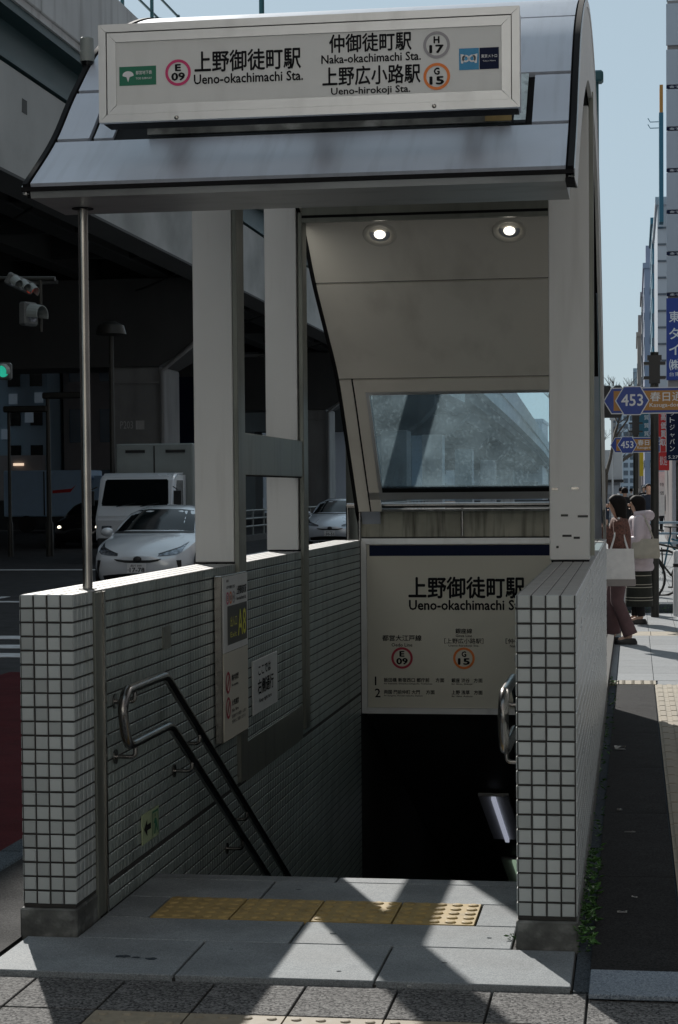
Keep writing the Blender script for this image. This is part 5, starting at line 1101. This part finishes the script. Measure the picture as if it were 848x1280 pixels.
B3 = thing('bollard', 'white bollard partly hidden behind the two women', 'bollard', (-0.17, 24.6, 0)); b = MB(); b.loft([(0.0, -0.08, 24.6, 0.075, 0.075), (0.78, -0.08, 24.6, 0.075, 0.075), (0.80, -0.08, 24.6, 0.06, 0.06)], 20); b.build('post', 'white_paint', B3, smooth=True)
PT = thing('planting_strip', 'low dark planting edge behind the sign pole', 'planter', (0.4, 24.2, 0)); b = MB(); b.box(-0.25, 1.5, 24.3, 24.75, 0, 0.11); b.build('edging', 'granite_dark', PT, bevel=0.01)
def bicycle(label, x, y, ang, frame_mat):
    T = thing('bicycle', label, 'bicycle', (x, y, 0)); M = Matrix.Translation((x, y, 0)) @ Matrix.Rotation(ang, 4, 'Z')
    for k, cx in enumerate((0, 1.05)):
        b = MB(); b.tube([(cx+0.33*math.cos(2*PI*i/28), 0, 0.33+0.33*math.sin(2*PI*i/28)) for i in range(29)], 0.018, 6, M, cap=False); wh = b.build('wheel', 'tyre', T, smooth=True)
        b = MB()
        for i in range(12): b.tube([(cx, 0, 0.33), (cx+0.32*math.cos(PI*i/6), 0, 0.33+0.32*math.sin(PI*i/6))], 0.0025, 4, M)
        b.build('spokes', 'steel_rail', wh)
    b = MB()
    for p, q in (((0, 0, 0.33), (0.12, 0, 0.88)), ((0.10, 0, 0.78), (0.42, 0, 0.36)), ((0.42, 0, 0.36), (0.60, 0, 0.86)), ((0.14, 0, 0.82), (0.58, 0, 0.72)), ((0.42, 0, 0.36), (1.05, 0, 0.33)), ((0.58, 0, 0.74), (1.05, 0, 0.33))): b.tube([p, q], 0.014, 8, M)
    b.build('frame', frame_mat, T, smooth=True)
    b = MB(); b.tube([(0.26, -0.26, 0.98), (0.12, -0.2, 1.0), (0.12, 0.2, 1.0), (0.26, 0.26, 0.98)], 0.012, 8, M); b.tube([(0.12, 0, 0.86), (0.12, 0, 1.0)], 0.013, 8, M); b.build('handlebar', 'plastic_black', T, smooth=True)
    b = MB(); b.ball((0.64, 0, 0.90), (0.14, 0.07, 0.035), 14, 8, M); b.build('saddle', 'plastic_black', T, smooth=True)
    b = MB(); b.tube([(-0.02, 0, 0.70), (0.0, 0, 0.40)], 0.01, 6, M); b.build('fork', 'pole_dark', T)
    b = MB(); b.tube([(0.42, -0.07, 0.36), (0.42, -0.07, 0.22)], 0.01, 6, M); b.box(0.36, 0.48, -0.13, -0.05, 0.20, 0.22, M); b.build('pedal', 'plastic_black', T)
    return T
bicycle('parked bicycle seen behind the dark sign pole', 0.10, 26.5, R(12), 'pole_dark')
bicycle('bicycle with a teal frame at the right edge behind the bollard', 0.42, 28.2, R(25), 'facade_teal')
# bare street tree
def bare_tree(label, x, y, h, seed):
    rnd = random.Random(seed); T = thing('bare_tree', label, 'tree', (x, y, 0)); b = MB(); tw = MB()
    def grow(p, d, ln, r, lv):
        q = p + d*ln; mid = p+d*ln*0.5+Vector((rnd.uniform(-1, 1), rnd.uniform(-1, 1), 0))*ln*0.05
        (b if lv < 2 else tw).tube([p, mid, q], [r, r*0.85, r*0.7], 7 if lv < 2 else 4, cap=False)
        if lv >= 5: return
        for i in range(3 if lv < 4 else 4):
            a = rnd.uniform(0, 2*PI); s_ = rnd.uniform(0.35, 0.75); side_ = Vector((math.cos(a), math.sin(a), 0.1)); dd = (d*(1-s_*0.4)+side_*s_).normalized(); dd.z = abs(dd.z)*0.9+0.15; grow(q, dd.normalized(), ln*rnd.uniform(0.6, 0.8), r*0.6, lv+1)
    grow(Vector((x, y, 0)), Vector((0, 0, 1)), h*0.30, h*0.018, 0)
    b.build('trunk', 'bark', T, smooth=True); tw.build('crown', 'bark', T)
bare_tree('bare pale branched tree rising behind the canopy edge', -1.05, 75, 7.0, 3)
bare_tree('second bare tree further along the pavement behind the route signs', -1.2, 100, 6.5, 9)

# ================================================================== WEEDS AND LITTER
def leaves(bm, cx, cy, n, sp, hmax, rnd):
    for _ in range(n):
        a = rnd.uniform(0, 2*PI); l = rnd.uniform(0.010, 0.036); w_ = l*rnd.uniform(0.15, 0.42); z = rnd.uniform(0.0, hmax); x = cx+rnd.uniform(-sp[0], sp[0]); y = cy+rnd.uniform(-sp[1], sp[1])
        u = Vector((math.cos(a), math.sin(a), rnd.uniform(-0.2, 0.8))).normalized(); s_ = u.cross(Vector((0, 0, 1))).normalized()*w_; p = Vector((x, y, z))
        nrm = u.cross(s_).normalized()*l*0.12
        bm.add([p, p+u*l*0.5+s_-nrm, p+u*l, p+u*l*0.5-s_-nrm, p+u*l*0.5+nrm], [(0, 1, 4), (1, 2, 4), (2, 3, 4), (3, 0, 4)])
rnd = random.Random(5); wd = MB()
y = 6.45
while y < 14.5:
    d = (0.9 if y < 8.0 else 0.10)*(0.4+rnd.random()); leaves(wd, XR+0.030, y, int(22*d*(1.5 if y < 7.2 else 1)), (0.028, 0.06), 0.085 if y < 8.6 else 0.04, rnd); y += 0.08
leaves(wd, -0.20, 15.35, 60, (0.05, 0.12), 0.05, rnd)
o = wd.build('weeds', 'leaf', kind='stuff', label='green weeds along the foot of the right tiled wall', cat='weeds')
for k, (x, y, n) in enumerate(((-0.41, 6.62, 5), (-1.95, 6.50, 0))):
    if n: g = MB(); leaves(g, x-0.01, y, 9, (0.012, 0.015), 0.02, rnd); g.build('weed_sprig', 'leaf', label='tiny bright weed growing beside the foot of the right pillar', cat='weed')
for k, (x, y, a, l, w_, lb) in enumerate(((-0.083, 11.55, 0.3, 0.06, 0.05, 'crumpled white paper scrap farthest along the dark asphalt strip'), (-0.07, 9.35, 0.8, 0.025, 0.02, 'small pale scrap in the middle of the asphalt strip'), (-0.02, 8.75, 0.05, 0.05, 0.008, 'thin pale stick lying across the asphalt strip'), (0.0, 7.35, -0.6, 0.026, 0.008, 'short slanted cigarette end on the asphalt strip'), (-0.045, 7.08, 0.05, 0.036, 0.009, 'white cigarette end nearest the granite slab'), (-0.40, 6.72, 0.4, 0.012, 0.010, 'tiny white scrap by the right pillar on the landing'), (-0.70, 5.93, 0.1, 0.012, 0.012, 'tiny white scrap at the edge of the front slab'))):
    M = Matrix.Translation((x, y, 0.001)) @ Matrix.Rotation(a, 4, 'Z'); b = MB(); m_, nx_ = (3, 5); vs_ = []
    for i in range(nx_):
        for j in range(m_): vs_.append(((i/(nx_-1)-0.5)*l, (j/(m_-1)-0.5)*w_, 0.001+rnd.random()*min(l, w_)*0.5))
    top = len(vs_); vs2 = vs_+[(p[0], p[1], 0.0) for p in vs_]
    f = [(i*m_+j, (i+1)*m_+j, (i+1)*m_+j+1, i*m_+j+1) for i in range(nx_-1) for j in range(m_-1)]
    b.add(vs2, f+[tuple(q+top for q in reversed(z)) for z in f], M); b.build('litter', 'litter', label=lb, cat='litter')

# ================================================================== PEOPLE
SOLE = 0.02
def skinned(name, V_, E_, r_, mat, parent, M, extra=None, levels=2, root=0):
    me = D.meshes.new(name); me.from_pydata(V_, E_, []); ob = D.objects.new(name, me); C.objects.link(ob)
    md = ob.modifiers.new('s', 'SKIN'); md.use_smooth_shade = True; md.branch_smoothing = 0.6
    for i, rr in enumerate(r_): sv = me.skin_vertices[0].data[i]; sv.radius = rr if isinstance(rr, tuple) else (rr, rr); sv.use_root = (i == root)
    sb = ob.modifiers.new('u', 'SUBSURF'); sb.levels = levels; sb.render_levels = levels
    dg = bpy.context.evaluated_depsgraph_get(); dg.update(); ev = ob.evaluated_get(dg); m2 = D.meshes.new_from_object(ev)
    v = [tuple(p.co) for p in m2.vertices]; f = [tuple(p.vertices) for p in m2.polygons]
    D.objects.remove(ob); D.meshes.remove(me); D.meshes.remove(m2)
    b = MB(); b.add(v, f, M)
    if extra:
        for fn in extra: fn(b, M)
    return b.build(name, mat, parent, smooth=True)
def hand_chain(V_, E_, R_, w_idx, palm_dir, side_dir, curl=0.5):
    """palm, four fingers of unequal length and a thumb grown from the wrist vertex"""
    wv = Vector(V_[w_idx]); d = Vector(palm_dir).normalized(); s = Vector(side_dir).normalized(); nrm = d.cross(s).normalized()
    pi = len(V_); V_.append(tuple(wv+d*0.055)); E_.append((w_idx, pi)); R_.append((0.026, 0.020))
    for k, (off, ln) in enumerate(((-0.027, 0.062), (-0.009, 0.072), (0.009, 0.068), (0.026, 0.052))):
        a = len(V_); p0 = wv+d*0.085+s*off; p1 = p0+d*ln*0.5+nrm*ln*0.2*curl; p2 = p1+(d*(1-curl)+nrm*curl*1.6).normalized()*ln*0.5
        V_ += [tuple(p0), tuple(p1), tuple(p2)]; E_ += [(pi, a), (a, a+1), (a+1, a+2)]; R_ += [(0.0095, 0.0095), (0.0085, 0.0085), (0.007, 0.007)]
    a = len(V_); p0 = wv+d*0.03-s*0.032; p1 = p0+(d-s*0.5+nrm*0.4).normalized()*0.04; V_ += [tuple(p0), tuple(p1)]; E_ += [(pi, a), (a, a+1)]; R_ += [(0.011, 0.011), (0.009, 0.009)]
def person(label, x, y, rz, h=1.55, top='coat_navy', legs='coat_black', coat_z=0.62, arms=None, feet=None, flare=False, skirt=None, puffer=False, group=None, hair='short', detail=False, head_turn=0.0, hat=None, top_name='coat'):
    T = thing('person', label, 'person', (x, y, 0), group, 0.0); k = h/1.60
    M = Matrix.Translation((x, y, 0)) @ Matrix.Rotation(rz, 4, 'Z') @ Matrix.Scale(k, 4)
    A = dict(lel=(-0.23, 0.0, 1.05), lwr=(-0.22, 0.10, 0.84), rel=(0.23, 0.0, 1.05), rwr=(0.22, 0.10, 0.84)); A.update(arms or {})
    F = dict(lkn=(-0.085, 0.03, 0.47), lan=(-0.085, -0.02, 0.08), rkn=(0.085, 0.03, 0.47), ran=(0.085, -0.02, 0.08)); F.update(feet or {})
    V_ = [(0, 0, 0.90), (0, 0.01, 1.08), (0, 0.0, 1.24), (0, 0.0, 1.335), (0, 0.01, 1.38), (0, 0.025, 1.44), (0, 0.03, 1.50), (0, 0.015, 1.555),
          (-0.155, 0, 1.29), A['lel'], A['lwr'], (0.155, 0, 1.29), A['rel'], A['rwr'],
          (-0.085, 0, 0.86), F['lkn'], F['lan'], (0.085, 0, 0.86), F['rkn'], F['ran']]
    E_ = [(0, 1), (1, 2), (2, 3), (3, 4), (4, 5), (5, 6), (6, 7), (2, 8), (8, 9), (9, 10), (2, 11), (11, 12), (12, 13), (0, 14), (14, 15), (15, 16), (0, 17), (17, 18), (18, 19)]
    R_ = [(0.15, 0.11), (0.125, 0.095), (0.15, 0.10), (0.055, 0.055), (0.05, 0.055), (0.066, 0.078), (0.070, 0.085), (0.055, 0.062), 0.055, 0.042, 0.026, 0.055, 0.042, 0.026, 0.085, 0.055, 0.036, 0.085, 0.055, 0.036]
    for an in ('lan', 'ran'):
        i = 16 if an == 'lan' else 19; p = F[an]; j = len(V_); V_.append((p[0]*1.05, p[1]+0.13, p[2]-0.045)); E_.append((i, j)); R_.append((0.035, 0.022))
    if detail:
        for wi, el, s_ in ((10, 'lel', -1), (13, 'rel', 1)):
            d = Vector(V_[wi])-Vector(A[el]); hand_chain(V_, E_, R_, wi, d, Vector((0, 0, 1)).cross(d)*s_ if abs(d.normalized().z) < 0.9 else Vector((0, 1, 0)))
    else:
        for wi, el in ((10, 'lel'), (13, 'rel')):
            d = (Vector(V_[wi])-Vector(A[el])).normalized(); j = len(V_); V_ += [tuple(Vector(V_[wi])+d*0.07), tuple(Vector(V_[wi])+d*0.14)]; E_ += [(wi, j), (j, j+1)]; R_ += [(0.034, 0.02), (0.02, 0.012)]
    def face(b, M):
        b.ball((0, 0.118, 1.472), (0.013, 0.022, 0.020), 10, 6, M); b.ball((0, 0.112, 1.425), (0.022, 0.010, 0.007), 10, 5, M)
        for s in (-1, 1): b.ball((s*0.076, 0.02, 1.475), (0.010, 0.018, 0.028), 8, 6, M)
    body = skinned('body', V_, E_, R_, 'skin', T, M, [face])
    if detail:
        for s in (-1, 1): b = MB(); b.ball((s*0.030, 0.106, 1.492), (0.013, 0.008, 0.008), 10, 6, M); b.build('eye', 'ink', body, smooth=True)
    # hair: a shell open at the face
    b = MB(); n = 22; rows = 12; v = []; f = []
    low = {'short': 1.44, 'bob': 1.335, 'long': 1.22, 'hat': 1.42}[hair]
    for i in range(rows+1):
        t = i/rows
        for q in range(n):
            a = 2*PI*q/n; front = max(0.0, math.sin(a)); cut = 1.0-0.80*(front**0.55)
            zt = 1.595-(1.595-low)*t*cut
            th = min(1.0, max(0.0, (1.595-zt)/0.10)); rr = math.sqrt(max(0.0, 1-(1-min(1, th))**2))
            wd_ = 0.089+(0.014 if hair in ('bob', 'long') else 0)*min(1, t*1.5); dp = 0.105
            v.append((wd_*rr*math.cos(a), 0.018+dp*rr*math.sin(a), zt))
    for i in range(rows):
        for q in range(n): f.append((i*n+q, i*n+(q+1) % n, (i+1)*n+(q+1) % n, (i+1)*n+q))
    v2 = [(p[0]*0.86, 0.018+(p[1]-0.018)*0.86, p[2]-0.004) for p in v]; m0 = len(v)
    f += [tuple(i+m0 for i in reversed(z)) for z in f[:]] + [(rows*n+q, rows*n+(q+1) % n, m0+rows*n+(q+1) % n, m0+rows*n+q) for q in range(n)]
    b.add(v+v2, f, M); b.build('hair' if not hat else 'hat', hat or 'hair_black', T, smooth=True)
    # trousers or skirt
    if skirt:
        b = MB(); b.loft([(z, 0, 0.0, rx, ry) for z, rx, ry in ((0.80, 0.17, 0.13), (0.62, 0.185, 0.15), (0.42, 0.195, 0.165), (0.22, 0.205, 0.175))], 22, M, cap=False); sk = b.build('skirt', skirt, T, smooth=True)
        for z in (0.60, 0.49, 0.455, 0.33, 0.295):
            w_ = 0.186+(0.62-z)*0.045; d_ = 0.151+(0.62-z)*0.055; b = MB(); b.loft([(z, 0, 0, w_+0.004, d_+0.004), (z+0.009, 0, 0, w_+0.004, d_+0.004)], 22, M, cap=False); b.build('stripe', 'bag_cream', sk)
    for s, kn, an, hx in ((-1, F['lkn'], F['lan'], -0.088), (1, F['rkn'], F['ran'], 0.088)):
        b = MB(); hem = Vector(an)+Vector((0, 0, 0.02)); P = [Vector((hx, 0, 0.92)), Vector((hx, 0.0, 0.78)), Vector(kn), (Vector(kn)+hem)/2, hem]
        if skirt: P = [Vector(kn)*0.5+hem*0.5, (Vector(kn)*0.25+hem*0.75), hem]; b.tube(P, [0.055, 0.05, 0.046], 12, M)
        else: b.tube(P, [0.105, 0.098, 0.070, 0.070 if flare else 0.058, 0.078 if flare else 0.055], 14, M)
        b.build('boot_leg' if skirt else 'trouser_leg', legs, T, smooth=True)
        b = MB(); fx, fy, fz = an; b.loft([(fz-0.08, fx, fy+0.055, 0.042, 0.125), (fz-0.065, fx, fy+0.055, 0.044, 0.128), (fz-0.04, fx, fy+0.045, 0.040, 0.110), (fz-0.015, fx, fy+0.01, 0.036, 0.060)], 16, M); b.build('shoe', 'shoe_black', T, smooth=True)
    # coat or top, sleeves
    prof = [(1.345, 0.075, 0.07), (1.325, 0.13, 0.09), (1.27, 0.165, 0.105), (1.15, 0.16, 0.125), (1.0, 0.15, 0.12), (0.86, 0.17, 0.14), (coat_z+0.03, 0.20, 0.155), (coat_z, 0.185, 0.145)]
    if puffer:
        base = prof; prof = []
        for i in range(29):
            z = 1.335-(1.335-coat_z)*i/28; j = min(len(base)-2, max(q for q in range(len(base)) if base[q][0] >= z-1e-6)); a, c = base[j], base[j+1]; t = (a[0]-z)/(a[0]-c[0]); pu = 0.012*abs(math.sin(PI*i/4))+0.018
            prof.append((z, a[1]*(1-t)+c[1]*t+pu, a[2]*(1-t)+c[2]*t+pu))
    b = MB(); b.loft([(z, 0, -0.005, rx, ry) for z, rx, ry in prof], 22, M); ct = b.build(top_name, top, T, smooth=True)
    for s, el, wr in ((-1, A['lel'], A['lwr']), (1, A['rel'], A['rwr'])):
        sh_ = Vector((s*0.150, 0, 1.285)); pts = [sh_+Vector((-s*0.05, 0, 0.01)), sh_, (sh_+Vector(el))/2, Vector(el), (Vector(el)+Vector(wr))/2, Vector(wr)]
        pts = [pts[0], pts[1]]+bend([pts[1], Vector(el), Vector(wr)], 0.07, 4)[1:]; n_ = len(pts); q_ = 0.016 if puffer else 0.0
        b = MB(); b.tube(pts, [0.06+q_]+[0.068+q_-0.022*i/(n_-1) for i in range(1, n_)], 14, M); b.build('sleeve', top, T, smooth=True)
    if puffer:
        b = MB(); b.tube([(-0.11, 0.06, 1.36), (-0.12, -0.06, 1.355), (0, -0.13, 1.34), (0.12, -0.06, 1.355), (0.11, 0.06, 1.36)], [0.03, 0.05, 0.065, 0.05, 0.03], 12, M); b.build('hood', top, ct, smooth=True)
    return T, M
def tote(label, mat, M, px, y0, y1, z0, z1, strap, base_mat=None, loc=(0, 0, 0), th=0.05, w0=1.0):
    T = thing('shoulder_bag', label, 'bag', loc); b = MB(); cy = (y0+y1)/2; hw = (y1-y0)/2; R_ = []
    for i in range(9):
        t = i/8; z = z0+(z1-z0)*t; R_.append((z, px, cy, th*(1.0-0.55*t)*(0.7 if i == 0 else 1), hw*(w0+(1-w0)*t)*(0.93 if i == 0 else 1.0)*(1-0.12*t)))
    b.loft(R_, 24, M); bag = b.build('bag_body', mat, T, smooth=True)
    if base_mat:
        b = MB(); b.loft([(z0-0.003, px, cy, th*0.75, hw*0.95), (z0+0.004, px, cy, th*1.05, hw*1.015), (z0+0.07, px, cy, th*1.02, hw*1.01)], 24, M); b.build('bag_base', base_mat, T, smooth=True)
    for s in (-1, 1):
        b = MB(); b.tube(bend([(px, cy+s*hw*0.55, z1-0.02), (px+0.03, cy+s*0.05, z1+0.12), strap], 0.05, 4), 0.011, 8, M); b.build('strap', mat, T, smooth=True)
    return T
t1, M1 = person('woman with black bob, leopard print top and mauve trousers, hand at her chin', -0.145, 19.45, R(90), 1.51, top='leopard', legs='mauve', coat_z=0.80, flare=True, hair='bob', detail=True, top_name='top',
    arms=dict(lel=(-0.215, -0.02, 1.03), lwr=(-0.10, 0.16, 1.235), rel=(0.215, 0.03, 1.03), rwr=(0.07, 0.19, 1.20)), feet=dict(lkn=(-0.085, 0.02, 0.46), lan=(-0.095, -0.12, 0.08), rkn=(0.085, 0.08, 0.47), ran=(0.085, 0.06, 0.08)))
tote('white canvas tote bag with grey base carried by the woman in leopard print', 'canvas_white', M1, -0.255, -0.175, 0.165, 0.63, 1.02, (-0.15, 0.0, 1.345), 'canvas_grey', (-0.14, 19.2, 0.6), 0.055)
t2, M2_ = person('woman in a pale pink padded coat and dark striped long skirt with black hair', 0.06, 22.3, R(90), 1.49, top='pink_puffer', legs='coat_black', coat_z=0.66, puffer=True, skirt='skirt_dark', hair='bob', detail=True,
    arms=dict(lel=(-0.25, -0.01, 1.03), lwr=(-0.16, 0.20, 1.02), rel=(0.24, 0.0, 1.03), rwr=(0.10, 0.20, 1.04)), feet=dict(lkn=(-0.06, 0.0, 0.45), lan=(-0.06, -0.03, 0.08), rkn=(0.06, 0.02, 0.45), ran=(0.06, 0.05, 0.08)))
tote('cream fabric shoulder bag hanging behind the woman in the pale pink coat', 'bag_cream', M2_, -0.27, -0.26, 0.10, 0.82, 1.06, (-0.15, -0.06, 1.34), None, (-0.06, 22.1, 0.8), 0.07)
G = 'pedestrians further along the pavement'
for lb, x, y, rz, kw in (
    ('man in a long black coat walking away along the sunny pavement', 1.02, 66, 180, dict(top='coat_black', coat_z=0.55, h=1.62)),
    ('person in a dark navy jacket standing behind the near sign pole', 0.36, 47, 180, dict(top='coat_navy', coat_z=0.75, h=1.68, legs='coat_navy')),
    ('person in black with a pale cap between the two sign poles', 0.08, 58, 170, dict(top='coat_black', h=1.62, hair='hat', hat='canvas_white')),
    ('person in a dark coat at the right edge of the pavement crowd', 1.18, 60, 0, dict(top='coat_navy', h=1.66, legs='coat_black')),
    ('person in a beige coat in the crowd near the white bollards', 0.95, 74, 0, dict(top='coat_beige', h=1.60)),
    ('person in a grey hat just beyond the canopy edge, above the woman in leopard print', -0.82, 44, 180, dict(top='coat_navy', h=1.62, hair='hat', hat='truck_grey')),
    ('dark haired person far back between the two women', -0.22, 50, 0, dict(top='coat_black', h=1.60)),
    ('person in a blue jacket far down the pavement', -0.45, 72, 0, dict(top='facade_blue', h=1.62)),
    ('distant person in black far down the pavement', 0.45, 84, 180, dict(top='coat_black', h=1.65)),
    ('distant person in a pale jacket far down the pavement', -0.1, 92, 0, dict(top='canvas_white', h=1.58)),
    ('distant person in a dark jacket beside the shop awning', 1.5, 88, 0, dict(top='coat_black', h=1.66)),
    ('distant person in navy near the vanishing point of the pavement', 0.2, 104, 180, dict(top='coat_navy', h=1.66)),
    ('distant person in brown near the vanishing point of the pavement', 0.85, 110, 0, dict(top='mauve', h=1.62))):
    ft = dict(lkn=(-0.085, 0.10, 0.47), lan=(-0.085, 0.12, 0.08), rkn=(0.085, 0.02, 0.47), ran=(0.085, -0.16, 0.10)); person(lb, x, y, R(rz), feet=ft, group=G, **kw)
# leafy shrub clumps along the planting strip
ps = MB()
for k in range(30): leaves(ps, -0.2+k*0.055, 24.28, 7, (0.03, 0.05), 0.10, rnd)
ps.build('strip_plants', 'leaf', kind='stuff', label='low green plants along the dark planting edge', cat='plants')
# row of frontage added out of view on the right to block sky light
facade_box('office_building', 'unseen street frontage added beside the pavement, right of the view, to block sky light', 9.5, 22, -14, 95, 40, 'facade_brown', front=False, fx=5.0, fz=3.4)
facade_box('office_building', 'unseen dark frontage added beyond the viaduct to keep daylight from under it', -60, -40, -40, 85, 24, 'facade_brown', front=False, left=False)  # added out of view to cut daylight beneath the viaduct

# ================================================================== ADDED BEHIND THE CAMERA: PALE PODIUM TO BOUNCE SUN, DARK TOWER TO BLOCK SKY
BK = facade_box('office_building', 'unseen pale podium added behind the viewer to bounce sunlight', -9, 34, -38, -18, 13, 'facade_bounce', front=False, left=False)
facade_box('office_building', 'unseen dark tower added above the podium to block the overhead sky', -24, 34, -60, -18.4, 62, 'facade_brown', zb=13.6, front=False, left=False)
bx = MB(); bx.box(0, 1.5, -0.12, 0.05, 0, 1.2); wme = bx.mesh('window', 'facade_glass')
for j in range(3):
    for i in range(11): part_mesh('window', wme, BK, (-7.8+i*3.7, -18.0, 1.5+j*3.5))

UP = thing('utility_pole', 'grey steel pole standing just behind the canopy, shading the sloping window', 'pole', (-2.06, 14.45, 0))
b = MB(); b.tube([(-2.06, 14.45, 0), (-2.06, 14.45, 4.6)], 0.105, 20); b.build('pole', 'steel_olive', UP, smooth=True)
b = MB(); b.tube([(-2.06, 14.45, 4.6), (-2.06, 14.45, 4.66)], 0.12, 20); b.build('cap', 'plastic_black', UP)
